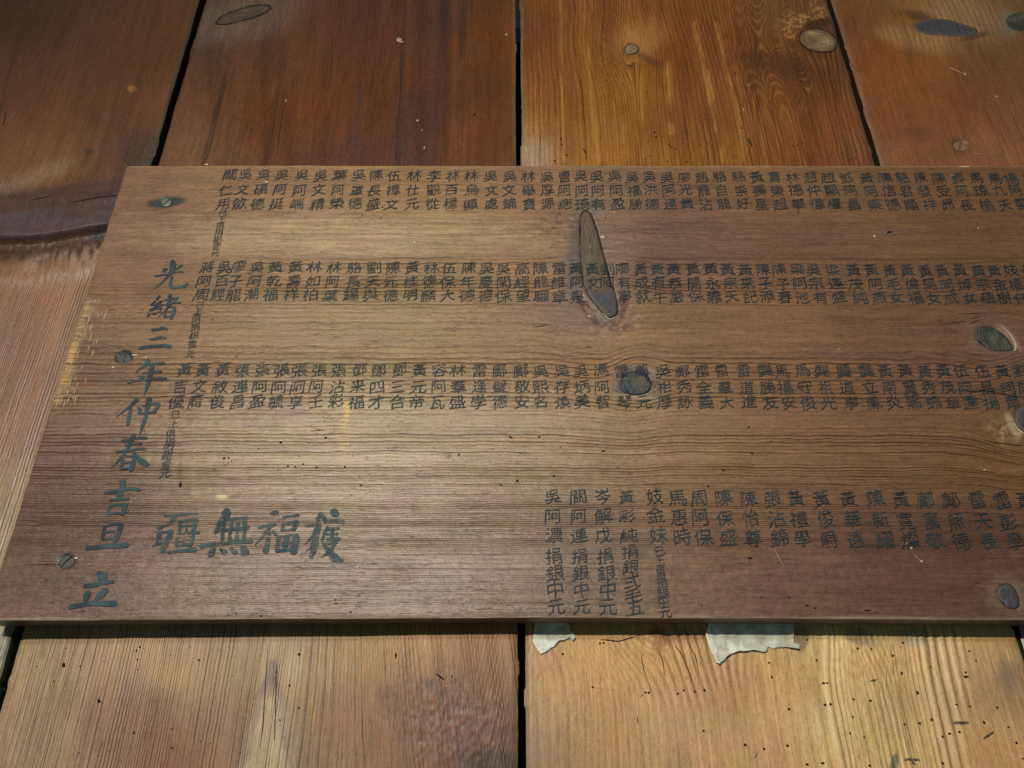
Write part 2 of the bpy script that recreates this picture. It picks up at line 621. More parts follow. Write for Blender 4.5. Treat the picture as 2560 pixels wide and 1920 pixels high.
def disc_geo(px, py, rx, ry, surf, off, V, F, Yp=0.0, rot=0.0, n=9):
    x0, z0 = at(px, py, Yp)
    x1, _ = at(px + 1, py, Yp)
    _, z1 = at(px, py - 1, Yp)
    sx, sz = x1 - x0, z1 - z0
    b = len(V)
    for i in range(n):
        t = 2 * math.pi * i / n
        u, v = rx * math.cos(t), ry * math.sin(t)
        c, s = math.cos(math.radians(rot)), math.sin(math.radians(rot))
        u, v = (u * c - v * s) * random.uniform(.85, 1.15), (u * s + v * c) * random.uniform(.85, 1.15)
        x, z = x0 + u * sx, z0 + v * sz
        V.append((x, surf.y(x, z, off), z))
    F.append(tuple(range(b + n - 1, b - 1, -1)))


def orient(V, F):
    """all faces look towards the viewer (-y)"""
    out = []
    for f in F:
        a = 0.0
        for i in range(len(f)):
            p, q = V[f[i]], V[f[(i + 1) % len(f)]]
            a += p[0] * q[2] - q[0] * p[2]
        out.append(f if a > 0 else tuple(reversed(f)))
    return out


def plate(name, poly, surf, Yp, off, dome, thick, mat, parent, step=1.2, wrinkle=0.0, curl=0.0, seed=0, rings=0.0):
    """a solid plate cut to an outline given in photo pixels (knot plug or paper scrap)"""
    P = [at(x, y, Yp) for x, y in poly]
    xs = [p[0] for p in P]
    zs = [p[1] for p in P]
    cx, cz = sum(xs) / len(xs), sum(zs) / len(zs)
    pa = np.array(P)
    pts = [Vector(p) for p in P]
    edges = [(i, (i + 1) % len(P)) for i in range(len(P))]
    st = step * 0.001
    gx, gz = np.meshgrid(np.arange(min(xs) + st / 2, max(xs), st), np.arange(min(zs) + st / 2, max(zs), st))
    ins = inside(gx, gz, P) & (seg_dist(gx, gz, P) > st * 0.5)
    for x, z in zip(gx[ins], gz[ins]):
        pts.append(Vector((x + random.uniform(-.2, .2) * st, z + random.uniform(-.2, .2) * st)))
    vo, eo, fo, *_ = delaunay_2d_cdt(pts, edges, [], 1, 1e-7)
    A = np.array([(v[0], v[1]) for v in vo])
    d = seg_dist(A[:, 0], A[:, 1], P)
    R = max(d.max(), 1e-6)
    t = np.clip(d / R, 0, 1)
    h = dome * 0.001 * (1 - (1 - t) ** 2.5)
    h = h + wrinkle * 0.001 * (fbm(A[:, 0] * 260, A[:, 1] * 260, seed) - 0.5) * 2 * ss(0, 0.5, t)
    if curl:
        h = h + curl * 0.001 * (1 - ss(0, 0.0022, d)) * fbm(A[:, 0] * 130, A[:, 1] * 130, seed + 2)
    h = h + rings * 0.001 * np.sin(t * 22 + 5 * vn(A[:, 0] * 90, A[:, 1] * 90, seed))
    V, F = [], []
    for (x, z), hh in zip(A, h):
        V.append((x, surf.y(x, z, off * 0.001) - hh, z))
    F = [tuple(f) for f in fo]
    F = orient(V, F)
    # skirt
    ec = {}
    for f in F:
        for i in range(len(f)):
            a, b = f[i], f[(i + 1) % len(f)]
            ec[(a, b)] = True
    low = {}
    for (a, b) in list(ec):
        if (b, a) not in ec:
            for q in (a, b):
                if q not in low:
                    low[q] = len(V)
                    V.append((V[q][0], V[q][1] + thick * 0.001, V[q][2]))
            F.append((b, a, low[a], low[b]))
    o = mesh_obj(name, V, F, mat, parent, True)
    q = o.data.attributes.new("rim", 'FLOAT', 'POINT')
    q.data.foreach_set("value", np.concatenate([t, np.zeros(len(V) - len(t))]).astype(np.float32))
    return o


def screw(name, px, py, r_mm, slot_deg, surf, Yp, off, matm, parent, slot_w=0.17, domed=0.35):
    """slotted countersunk head: a dished disc cut by a slot, both lips rounded"""
    x0, z0 = at(px, py, Yp)
    y0 = surf.y(x0, z0, off * 0.001)
    r = r_mm * 0.001
    root = None
    V, F = [], []
    a0 = math.radians(slot_deg)
    ca, sa = math.cos(a0), math.sin(a0)
    w = r * slot_w
    for s in (-1, 1):
        # half disc: polygon in (u along slot, v across)
        th0 = math.asin(w / r)
        arc = [(math.cos(th0 + (math.pi - 2 * th0) * i / 12) * r, math.sin(th0 + (math.pi - 2 * th0) * i / 12) * r)
               for i in range(13)]
        inner = [(u * 0.86, max(v * 0.86, w * 1.25)) for u, v in arc]
        b = len(V)
        for lvl, ring in ((0.0011, arc), (0.00012, arc), (0.0, inner)):
            for (u, v) in ring:
                v = v * s
                x, z = x0 + u * ca - v * sa, z0 + u * sa + v * ca
                dm = domed * 0.001 * (1 - (u * u + v * v) / (r * r))
                V.append((x, y0 + lvl - dm, z))
        n = 13
        for lv in (0, 1):
            for i in range(n):
                j = (i + 1) % n
                F.append((b + lv * n + i, b + lv * n + j, b + (lv + 1) * n + j, b + (lv + 1) * n + i))
        F.append(tuple(b + 2 * n + i for i in range(n)))
    import bmesh
    bm = bmesh.new()
    vs = [bm.verts.new(v) for v in V]
    for f in F:
        try:
            bm.faces.new([vs[i] for i in f])
        except ValueError:
            pass
    bmesh.ops.recalc_face_normals(bm, faces=bm.faces)
    me = bpy.data.meshes.new(name)
    bm.to_mesh(me)
    bm.free()
    me.materials.append(matm)
    o = bpy.data.objects.new(name, me)
    COL.objects.link(o)
    o.parent = parent
    # the near-black floor of the slot
    V2, F2 = [], []
    for i in range(20):
        t = 2 * math.pi * i / 20
        V2.append((x0 + math.cos(t) * r * 1.04, y0 + 0.0007, z0 + math.sin(t) * r * 1.04))
    F2.append(tuple(range(20)))
    s2 = mesh_obj("slot", V2, orient(V2, F2), M['slot'], o)
    return o


# ================================================================== THE PLANK WALL
def rows(lo, hi, fine, dense):
    out = []
    z = lo
    while z < hi:
        out.append(z)
        st = fine
        if dense is not None:
            for (a, b) in dense:
                if a < z < b:
                    st = 0.006
        z += st
    out.append(hi)
    return np.array(out)


wall = empty("plank_wall", (0, 0.02, -0.28))
tag(wall, "old wall of wide vertical brown planks with dark gaps behind the inscribed board", "wall")
WALL_OFF = Vector((0, 0.02, -0.28))


def fix_parent(o, off=WALL_OFF):
    o.matrix_parent_inverse.identity()
    o.location = (-off[0], -off[1], -off[2])


def knot_push(PX, PY, kx, ky, a, b, amp, along='y'):
    """how far grain lines are pushed aside by a knot, in photo pixels"""
    if along == 'y':
        d = (PX - kx)
        return amp * np.exp(-((PY - ky) / b) ** 2) * np.tanh(d / (a * 0.6)) * np.exp(-np.abs(d) / (a * 2.2))
    d = (PY - ky)
    return amp * np.exp(-((PX - kx) / b) ** 2) * np.tanh(d / (a * 0.6)) * np.exp(-np.abs(d) / (a * 2.2))


def ring_of(g_mm, spacing_fn, lo, hi):
    """integrate ring density over the grain coordinate"""
    t = np.linspace(lo, hi, 6000)
    dens = 1.0 / spacing_fn(t)
    R = np.concatenate([[0], np.cumsum(0.5 * (dens[1:] + dens[:-1]) * np.diff(t))])
    return np.interp(g_mm, t, R)


def edge_drop(XX, x0, x1, depth=0.0012, w=0.003, PY=None, seed=0):
    n = 0.0006 * (vn(np.zeros_like(PY) + 3, PY / 22.0, seed) - 0.5) if PY is not None else 0
    d = np.minimum(XX - x0, x1 - XX) + n
    t = np.clip(1 - d / w, 0, 1)
    return depth * t * t


SURF = {}
PL = 0.0009


def cap(o, y):
    return o


# gap edges in metres, measured on the plank fronts
def gx(px, py, Y):
    return at(px, py, Y)[0]


YA, YB0, YB1, YC, YD = 0.0185, 0.0222, 0.0190, 0.0200, 0.0205
a_r = 0.5 * (gx(493.7, 0, YA) + gx(31.6, 1592, YA))
b_l = 0.5 * (gx(512, 0, YB0) + gx(55.4, 1592, YB0))
b_r = 0.5 * (gx(1287.4, 0, YB1) + gx(1296, 1900, YB1))
c_l = 0.5 * (gx(1300, 0, YC) + gx(1317.7, 1900, YC))
c_r = 0.5 * (gx(2068.5, 0, YC) + gx(2529.5, 1568, YC))
d_l = 0.5 * (gx(2084.8, 0, YD) + gx(2543, 1568, YD))
ZT, ZB = 0.40, -0.27
HID = [(-0.118, 0.150)]
TH_P = 0.016


def build_plank(name, x0, x1, Y0, Y1, mat, seed, paint, dense=HID, step=PL):
    nx = int((x1 - x0) / step) + 1
    xs = np.linspace(x0, x1, nx)
    zs = rows(ZB, ZT, step, dense)
    XX, ZZ = np.meshgrid(xs, zs)
    YY = Y0 + (Y1 - Y0) * (XX - x0) / (x1 - x0)
    PX, PY = proj(XX, ZZ, YY)
    C, H, ring, rc, gl = paint(XX, ZZ, PX, PY)
    H = H - edge_drop(XX, x0, x1, PY=PY, seed=seed)
    wl = 0.0011 * (fbm(0 * ZZ + 1.3, ZZ * 38, seed + 40) - 0.5) - 0.0008 * ss(0.72, 0.8, vn(0 * ZZ + 9, ZZ * 90, seed))
    wr = 0.0011 * (fbm(0 * ZZ + 5.3, ZZ * 38, seed + 50) - 0.5) + 0.0008 * ss(0.74, 0.8, vn(0 * ZZ + 19, ZZ * 80, seed))
    DX = wl * np.exp(-(XX - x0) / 0.004) + wr * np.exp(-(x1 - XX) / 0.004)
    o = grid_solid(name, xs, zs, YY, H, C, ring, rc, gl, TH_P, mat, wall, (0.16, 0.24, 0.24) if seed == 4 else (0.4, 0.5, 0.5), DX)  # side faces darkened in colour to deepen the shade in the gaps
    fix_parent(o)
    S = Sampler(xs, zs, H, YY)
    SURF[name + str(seed)] = S
    return o, S


def lowfreq(PX, PY, seed, amt=0.16):
    n = fbm(PX / 130.0, PY / 240.0, seed, 4) - 0.5
    return (1 + amt * 2 * n)[..., None]


# ---- plank A, left
def paint_a(XX, ZZ, PX, PY):
    U = XX * 1000
    g = U + 5 * (fbm(U / 60.0, ZZ * 1000 / 260.0, 21, 2) - 0.5) + 10 * np.exp(-((PY - 540) / 140.0) ** 2) * (vn(U / 70.0, ZZ * 4, 2) - 0.5)
    ring = ring_of(g, lambda t: 1.45 + 0.6 * np.sin(t * 0.06) + 0 * t, -520, -60)
    pts = [(100, 60, (84, 58, 38)), (350, 120, (100, 64, 36)), (100, 250, (104, 66, 42)), (350, 300, (112, 72, 46)),
           (120, 390, (120, 84, 56)), (330, 390, (98, 72, 54)), (60, 700, (150, 108, 78)), (180, 720, (146, 112, 82)),
           (50, 900, (146, 104, 80)), (180, 900, (136, 106, 82)), (60, 1050, (150, 112, 88)), (40, 1250, (160, 134, 104)),
           (10, 1380, (170, 150, 120)), (0, 1640, (170, 160, 140)), (-200, 300, (90, 60, 40)), (-200, 1000, (140, 100, 76))]
    C = tint_field(PX, PY, pts, sat=1.1, lum=.80) * lowfreq(PX, PY, 3)
    H = 0.0006 * (fbm(PX / 160, PY / 160, 8) - 0.5)
    rc = 0.35 + 0.8 * ss(640, 760, PY)
    gl = 0.95 - 0.6 * ss(620, 720, PY)
    # the branch stub: a smooth swollen band standing proud with a torn hollow under it
    L = 600.0 - 0.085 * PX + 6 * np.sin(PX / 60.0)           # its lower lip
    top = 462.0 - 0.05 * PX + 26 * np.exp(-((PX - 60) / 80.0) ** 2)
    e = PY - L
    band = ss(-150, -95, e) * (1 - ss(-5, 2, e))
    H = H + 0.0030 * ss(-190, -50, e) * (1 - ss(-7, 2, e)) - 0.0042 * ss(-4, 2, e + 7 * (fbm(PX / 15, PY / 30, 52) - .5)) * (1 - ss(10, 64, e + 16 * (fbm(PX / 11, PY / 40, 53) - .5)))
    H = H + 0.0009 * np.exp(-((e - 92) / 20.0) ** 2)
    C = mixc(C, np.clip(band * 1.2, 0, 1) * 0.97, (72, 50, 43))
    C = mixc(C, ss(-40, -10, e) * (1 - ss(-4, 3, e)) * .3, (70, 54, 54))
    C = C * (1 + band * 0.7 * (fbm(PX / 120, (PY + .085 * PX) / 11, 32) - .5))[..., None]
    C = mixc(C, ss(-90, -50, e) * (1 - ss(-4, 2, e)) * 0.7 * ss(0.35, 0.7, fbm(PX / 90, PY / 18, 31)), (74, 62, 68))
    rc = rc * (1 - band * 0.9)
    hollow = ss(-4, 4, e) * (1 - ss(30 + .06 * PX, 78 + .06 * PX, e + 20 * (fbm(PX / 10, PY / 40, 48) - .5)))
    C = mixc(C, hollow * 0.9, (58, 40, 28))  # shadow under the lip painted into the hollow's colour
    torn = ss(14, 46, e + 20 * (fbm(PX / 12, 0 * PX, 46) - .5)) * (1 - ss(60, 112, e + 26 * (fbm(PX / 16, 0 * PX, 47) - .5) - .12 * PX)) * ss(10, 90, PX)
    C = mixc(C, torn * 0.6 * ss(0.3, 0.6, fbm(PX / 8, PY / 30, 44)), (150, 126, 106))
    H = H + 0.0005 * torn * (fbm(PX / 6, PY / 22, 45) - 0.5) * 2
    C = mixc(C, ellipse(PX, PY, 295, 545 + 30, 75, 20, -3, 0.3) * 0.8, (60, 50, 52))
    C = C * (1 + .9 * hollow * (fbm(PX / 7, PY / 9, 49) - .5))[..., None]
    H = H + .0014 * hollow * (fbm(PX / 7, PY / 16, 49) - .5)
    gl = gl * (1 - ss(-26, -12, e) * (1 - ss(70, 100, e)))
    # fibrous ripple above the stub
    rip = np.exp(-((PY - (474 - 0.36 * PX)) / 24.0) ** 2) * (1 - ss(120, 220, PX))
    H = H + 0.00035 * rip * np.sin(PX / 1.9 + PY / 9.0)
    C = mixc(C, rip * 0.35, (156, 132, 106))  # pale sheen of the lit slope put into the colour
    gl = np.clip(gl + rip, 0, 1) * (1 - .7 * band)
    C = mixc(C, ellipse(PX, PY, 222, 378, 12, 8, 0, .6) * 0.6, (52, 46, 40))
    C = mixc(C, ellipse(PX, PY, 330, 222, 11, 9, 0, .4) * 0.7, (160, 110, 60))
    C = mixc(C, ellipse(PX, PY, 350, 375, 50, 46, 0, .6, .4) * 0.6, (70, 56, 50))
    C = mixc(C, (1 - ss(0, 0.005, a_r - XX)) * 0.6, (64, 68, 60))
    # faint long streaks
    for (sx, w) in ((20, 6), (300, 7), (345, 9)):
        s = np.exp(-((PX + 0.26 * (PY - 200) - sx) / w) ** 2) * (PY < 430)
        C = mixc(C, s * 0.35, (70, 42, 24))
    return C, H, ring, rc + 0 * PX, gl + 0 * PX


plankA, SA = build_plank("plank", a_r - 0.29, a_r, YA, YA, M['plank_a'], 1, paint_a, None)


# ---- plank B, left of centre
def paint_b(XX, ZZ, PX, PY):
    U = XX * 1000
    low = ss(1200, 1400, PY)
    g = U + 7 * (fbm(U / 70.0, ZZ * 1000 / 300.0, 51, 2) - 0.5) - 9 * low * ss(0, 1, (PX - 700) / 300) * ((PY - 1560) / 300.0)
    ring = ring_of(g, lambda t: np.where(t < -110, 1.7, np.where(t < -60, 3.4, 2.0)) + 0.5 * np.sin(t * 0.11), -320, 60)
    pts = [(520, 60, (82, 62, 48)), (700, 100, (86, 56, 36)), (700, 300, (92, 54, 28)), (900, 80, (84, 50, 34)),
           (900, 250, (90, 52, 28)), (1100, 60, (74, 50, 36)), (1100, 250, (84, 50, 34)), (1220, 100, (104, 62, 32)),
           (1220, 300, (106, 66, 40)), (470, 380, (110, 80, 60)), (850, 390, (84, 52, 38)),
           (60, 1650, (182, 156, 116)), (150, 1850, (168, 140, 112)), (200, 1600, (186, 152, 116)),
           (350, 1620, (190, 156, 118)), (350, 1800, (158, 118, 88)), (450, 1900, (148, 100, 66)),
           (560, 1650, (182, 150, 108)), (600, 1850, (152, 118, 86)), (700, 1650, (196, 172, 132)),
           (690, 1850, (182, 160, 124)), (850, 1620, (184, 146, 100)), (850, 1800, (160, 118, 80)),
           (1000, 1620, (186, 144, 92)), (1050, 1780, (146, 100, 64)), (1150, 1620, (176, 126, 78)),
           (1200, 1700, (150, 98, 64)), (1180, 1850, (112, 66, 46)), (1270, 1850, (110, 84, 62)), (1270, 1650, (164, 122, 82))]
    C = tint_field(PX, PY, pts, soft=60) * (1 - low)[..., None] + tint_field(PX, PY, pts, soft=60, sat=1.12, lum=.70) * low[..., None]
    C = C * lowfreq(PX, PY, 5)
    C = C * (1 + 0.7 * (1 - low) * (fbm(PX / 30, PY / 500, 61) - 0.5))[..., None]
    C = C * (1 + 0.4 * low * (fbm(PX / 34, PY / 160, 63) - 0.5))[..., None]
    H = 0.0007 * (fbm(PX / 200, PY / 260, 9) - 0.5)
    rc = 0.3 * (1 - low) + (1.25 - 0.45 * ss(700, 800, PX)) * low
    gl = 0.9 * (1 - low) + 0.15
    # dark streaks in the upper part
    for (sx, sl, w, y0, y1, k, col) in ((560, -.26, 5, 180, 420, .6, (50, 26, 16)), (700, -.2, 5, 200, 420, .5, (56, 30, 16)),
                                       (715, -.2, 4, 220, 420, .5, (56, 30, 16)), (905, -.12, 12, 200, 420, .4, (70, 52, 50)),
                                       (1004, -.04, 6, 0, 420, .5, (56, 30, 18)), (1098, -.05, 14, 0, 420, .5, (60, 42, 40)),
                                       (1150, -.04, 9, 0, 130, .6, (50, 36, 28)), (1020, -.04, 34, 240, 420, .5, (66, 50, 46)),
                                       (1070, -.04, 16, 220, 420, .5, (58, 42, 40))):
        s = np.exp(-((PX - sl * (PY - 200) - sx) / w) ** 2) * ss(y0 - 30, y0 + 30, PY) * (1 - ss(y1, y1 + 30, PY))
        C = mixc(C, s * k, col)
    # round knot disturbance, upper left
    k = ellipse(PX, PY, 605, 40, 150, 62, -12, .5, .3)
    C = mixc(C, k * 0.5, (112, 94, 80))
    H = H + 0.0012 * np.exp(-(((PX - 610) / 120) ** 2 + ((PY - 62) / 26) ** 2))
    rc = rc * (1 - 0.8 * k)
    H = H + 0.0004 * k * (fbm(PX / 16, PY / 7, 77) - .5)
    for (ex, ey, erx, ery, ea, ec) in ((300, 1840, 120, 110, .5, (126, 88, 66)), (450, 1880, 110, 90, .55, (120, 78, 48)), (560, 1800, 60, 90, .35, (130, 90, 62)),
                                       (1000, 1800, 120, 120, .4, (128, 84, 54)), (100, 1760, 80, 120, .3, (150, 128, 92)), (800, 1890, 60, 60, .4, (120, 84, 58))):
        C = mixc(C, ellipse(PX, PY, ex, ey, erx, ery, 8, .8, .9, int(ex) % 9) * ea, ec)
    # lower: pale worn strip, yellow scuff, red crushed patch
    wl = 676 - 0.30 * (PY - 1640) - 4 * np.sin(PY / 17.0)
    wr = 690 + 0.16 * (PY - 1640) + 4 * np.sin(PY / 23.0)
    inw = ss(-3, 3, PX - wl) * (1 - ss(-3, 3, PX - wr)) * ss(1640, 1660, PY)
    band_l = np.exp(-((PX - wl - 9) / 9.0) ** 2) * ss(1640, 1660, PY)
    band_r = np.exp(-((PX - wr + 8) / 8.0) ** 2) * ss(1640, 1660, PY)
    C = mixc(C, inw * ss(1720, 1760, PY) * .6, (184, 166, 128))
    C = mixc(C, inw * (1 - ss(1700, 1750, PY)) * .7, (118, 98, 90))
    C = mixc(C, np.clip(band_l + band_r, 0, 1) * .6, (112, 92, 86))
    C = mixc(C, ellipse(PX, PY, 425, 1690, 45, 30, 0, .6, .9, 3) * 0.35, (196, 156, 92))
    C = mixc(C, ellipse(PX, PY, 960, 1735, 22, 22, 20, .3, .4) * 0.6, (116, 76, 52))
    C = mixc(C, ellipse(PX, PY, 1085, 1722, 34, 12, 48, .3, .4) * 0.8, (88, 74, 60))
    pit = ellipse(PX, PY, 1140, 1810, 130, 110, 20, .7, .9, 9)
    C = mixc(C, pit * .55, (112, 68, 44))
    n = fbm(PX / 5.0, PY / 13.0, 71)
    C = mixc(C, pit * ss(0.48, 0.62, n) * 0.5, (60, 36, 26))
    C = mixc(C, pit * (1 - ss(0.36, 0.46, n)) * 0.35, (150, 116, 80))
    H = H + 0.0006 * pit * (0.5 - n)
    rc = rc * (1 - 0.7 * pit)
    C = mixc(C, ellipse(PX, PY, 1230, 1905, 90, 34, 0, .4, .5) * 0.8, (62, 46, 34))
    C = mixc(C, (1 - ss(0, 0.004, b_r - XX)) * 0.5, (120, 112, 90))
    H = H + low * 0.00022 * np.cos(ring * 2 * np.pi)
    return C, H, ring, rc + 0 * PX, gl + 0 * PX


plankB, SB = build_plank("plank", b_l, b_r, YB0, YB1, M['plank_b'], 2, paint_b)


# ---- plank C, right of centre
def paint_c(XX, ZZ, PX, PY):
    U = XX * 1000
    low = ss(1200, 1400, PY)
    mm_px = 0.30                                              # mm per photo px up there
    g = U + 9 * (fbm(U / 80.0, ZZ * 1000 / 240.0, 91, 2) - 0.5)
    g = g - (1 - low) * (knot_push(PX, PY, 1577, 127, 50, 75, 50) + knot_push(PX, PY, 2040, 100, 90, 100, 42)) * mm_px
    # cathedral arch in the upper part
    arch = (1 - low) * 7 * np.exp(-((PX - 1700) / 120.0) ** 2) * ss(260, -60, PY)
    g = g + arch
    # swirl under the board
    g = g - low * knot_push(PX, PY, 1640, 1575, 110, 90, 130) * 0.2
    g = g + low * 26 * np.exp(-((PX - 1720) / 130.0) ** 2) * np.exp(-((PY - 1560) / 120.0) ** 2)

    def sp_up(t):
        return 3.6 + 1.4 * np.sin(t * 0.05) - 1.6 * ((t > 150) & (t < 235)) - 1.2 * (t < 40)

    def sp_lo(t):
        return 4.0 + 1.0 * np.sin(t * 0.09) + 3.0 * ((t > 128) & (t < 165)) - 1.7 * ((t > 165) & (t < 215))
    r1 = ring_of(g, sp_up, -60, 340)
    r2 = ring_of(g, sp_lo, -60, 340)
    ring = np.where(PY < 1000, r1, r2)
    pts = [(1330, 80, (112, 68, 38)), (1400, 250, (124, 78, 42)), (1500, 100, (132, 88, 46)), (1550, 250, (138, 94, 46)),
           (1700, 150, (122, 70, 34)), (1700, 320, (118, 72, 40)), (1850, 100, (108, 62, 32)), (1850, 300, (128, 84, 46)),
           (2000, 200, (96, 56, 30)), (2000, 380, (128, 76, 44)), (1950, 30, (118, 80, 48)), (1330, 390, (150, 118, 84)),
           (1480, 390, (152, 104, 56)), (1650, 395, (148, 98, 54)), (1800, 380, (138, 96, 52)), (2120, 390, (104, 66, 46)),
           (1340, 1650, (176, 140, 92)), (1340, 1880, (150, 122, 92)), (1480, 1650, (208, 166, 104)), (1500, 1850, (186, 148, 96)),
           (1620, 1640, (206, 170, 116)), (1700, 1800, (192, 160, 116)), (1800, 1720, (196, 154, 106)),
           (1900, 1850, (198, 162, 116)), (2000, 1700, (210, 174, 124)), (2060, 1800, (216, 190, 138)),
           (2200, 1650, (214, 178, 120)), (2250, 1850, (212, 180, 124)), (2400, 1650, (214, 178, 126)),
           (2450, 1850, (206, 168, 116)), (2530, 1720, (170, 140, 108)), (2100, 1590, (226, 200, 140))]
    C = tint_field(PX, PY, pts, soft=70, sat=1.15) * (1 - low)[..., None] + tint_field(PX, PY, pts, soft=70, sat=1.08, lum=.86) * low[..., None] * np.array([1.02, .96, .97])
    C = C * lowfreq(PX, PY, 6, 0.16)
    C = C * (1 + 0.5 * (1 - low) * (fbm(PX / 26, PY / 420, 62) - 0.5))[..., None]
    H = 0.0007 * (fbm(PX / 220, PY / 260, 12) - 0.5)
    zone = ss(2020, 2080, PX) * (1 - ss(2380, 2440, PX))
    rc = (1 - low) * (0.8 + 0.2 * ss(1700, 1900, PX)) * (0.4 + 1.0 * fbm(PX / 90, PY / 300, 18)) + low * (0.16 + 0.4 * zone + 0.3 * ellipse(PX, PY, 1720, 1640, 110, 110, 0, .6))
    gl = 0.95 * (1 - low) + 0.25
    fr = ring - np.floor(ring)
    wv = np.cos(ring * 2 * np.pi)
    amp = low * (0.00006 + 0.0005 * zone + 0.0006 * ellipse(PX, PY, 1700, 1640, 120, 90, 0, .7)) + (1 - low) * 0.00012
    H = H - amp * wv
    C = mixc(C, low * zone * ss(0.2, 0.9, -wv) * 0.45, (232, 208, 150))
    # golden streaks in the upper part
    C = mixc(C, (1 - low) * ss(0.45, 0.95, wv) * 0.28 * ss(0.35, 0.6, fbm(PX / 60, PY / 200, 15)), (182, 136, 72))
    for (P_, w_, a_) in (([(1735, 60), (1752, 130), (1768, 220), (1790, 330)], 5, .45), ([(1790, 60), (1830, 220), (1848, 300), (1856, 400)], 5, .4),
                         ([(1466, 0), (1472, 160), (1480, 280), (1496, 400)], 6, .4), ([(1668, 165), (1672, 230), (1678, 330)], 9, .5),
                         ([(1770, 180), (1790, 280), (1806, 400)], 6, .4), ([(1552, 170), (1558, 280), (1566, 400)], 5, .3),
                         ([(1600, 170), (1604, 290), (1610, 400)], 6, .3), ([(1400, 0), (1402, 200), (1410, 400)], 5, .3)):
        C = mixc(C, np.exp(-(seg_dist(PX, PY, P_, False) / w_) ** 2) * a_ * ss(.3, .6, fbm(PX / 20, PY / 60, 16)), (190, 138, 70))
    C = mixc(C, ellipse(PX, PY, 2042, 104, 62, 40, 8, .35, .4) * .5, (70, 40, 22))
    C = mixc(C, ellipse(PX, PY, 1578, 128, 30, 20, 0, .5, .4) * .5, (84, 52, 26))
    # ground round the knots
    k1 = ellipse(PX, PY, 1600, 100, 60, 44, -30, .6, .4)
    C = mixc(C, k1 * .45, (176, 128, 70))
    H = H + 0.0012 * np.exp(-(((PX - 1590) / 46) ** 2 + ((PY - 108) / 34) ** 2)) - 0.0009 * np.exp(-(((PX - 1625) / 26) ** 2 + ((PY - 148) / 12) ** 2))
    C = mixc(C, ellipse(PX, PY, 1625, 150, 40, 9, 25, .6, .3) * .5, (70, 38, 20))
    k2 = ellipse(PX, PY, 2010, 55, 62, 34, -25, .5, .7, 4)
    n = fbm(PX / 9, PY / 6, 73)
    H = H + k2 * 0.0016 * (n - .4) + 0.0016 * np.exp(-(((PX - 2020) / 90) ** 2 + ((PY - 75) / 60) ** 2))
    C = mixc(C, k2 * ss(.5, .62, n) * .5, (196, 150, 90))
    C = mixc(C, ellipse(PX, PY, 2045, 62, 40, 12, -8, .4, .6, 8) * .8, (62, 32, 18))
    C = mixc(C, ellipse(PX, PY, 1960, 165, 130, 26, 12, .6, .5) * .55, (74, 42, 24))
    rc = rc * (1 - 0.8 * np.maximum(k2, k1))
    C = mixc(C, ellipse(PX, PY, 1325, 392, 50, 36, 0, .8, .3) * .6 * (1 - low), (168, 150, 122))  # satin sheen at the lower left corner, painted as a pale patch
    # resin line and red bruise under the board
    bru = ellipse(PX, PY, 1690, 1590, 90, 20, 3, .5, .6, 2)
    C = mixc(C, bru * .6, (146, 96, 66))
    C = mixc(C, ellipse(PX, PY, 1640, 1612, 16, 22, 0, .4, .4) * .45, (150, 112, 76))
    H = H + 0.0010 * ellipse(PX, PY, 1640, 1606, 18, 26, 0, .5)
    C = mixc(C, ellipse(PX, PY, 2000, 1596, 24, 34, 10, .25, .3) * .8, (136, 112, 88))
    C = mixc(C, ellipse(PX, PY, 2150, 1592, 46, 20, 20, .3, .5) * .7, (140, 116, 98))
    C = mixc(C, ellipse(PX, PY, 2284, 1592, 34, 24, 0, .3, .5) * .7, (150, 146, 120))
    C = mixc(C, ellipse(PX, PY, 2520, 1690, 26, 40, 0, .5, .8) * .6, (130, 110, 92))
    C = mixc(C, ellipse(PX, PY, 2236, 1910, 10, 26, 10, .2, .3) * .85, (78, 84, 82))
    C = mixc(C, (1 - ss(0, 0.004, XX - c_l)) * 0.5, (128, 112, 92))
    C = mixc(C, (1 - ss(0, 0.010, c_r - XX)) * 0.5 * (1 - low), (84, 56, 46))
    return C, H, ring, rc + 0 * PX, gl + 0 * PX


plankC, SC = build_plank("plank", c_l, c_r, YC, YC, M['plank_c'], 3, paint_c)


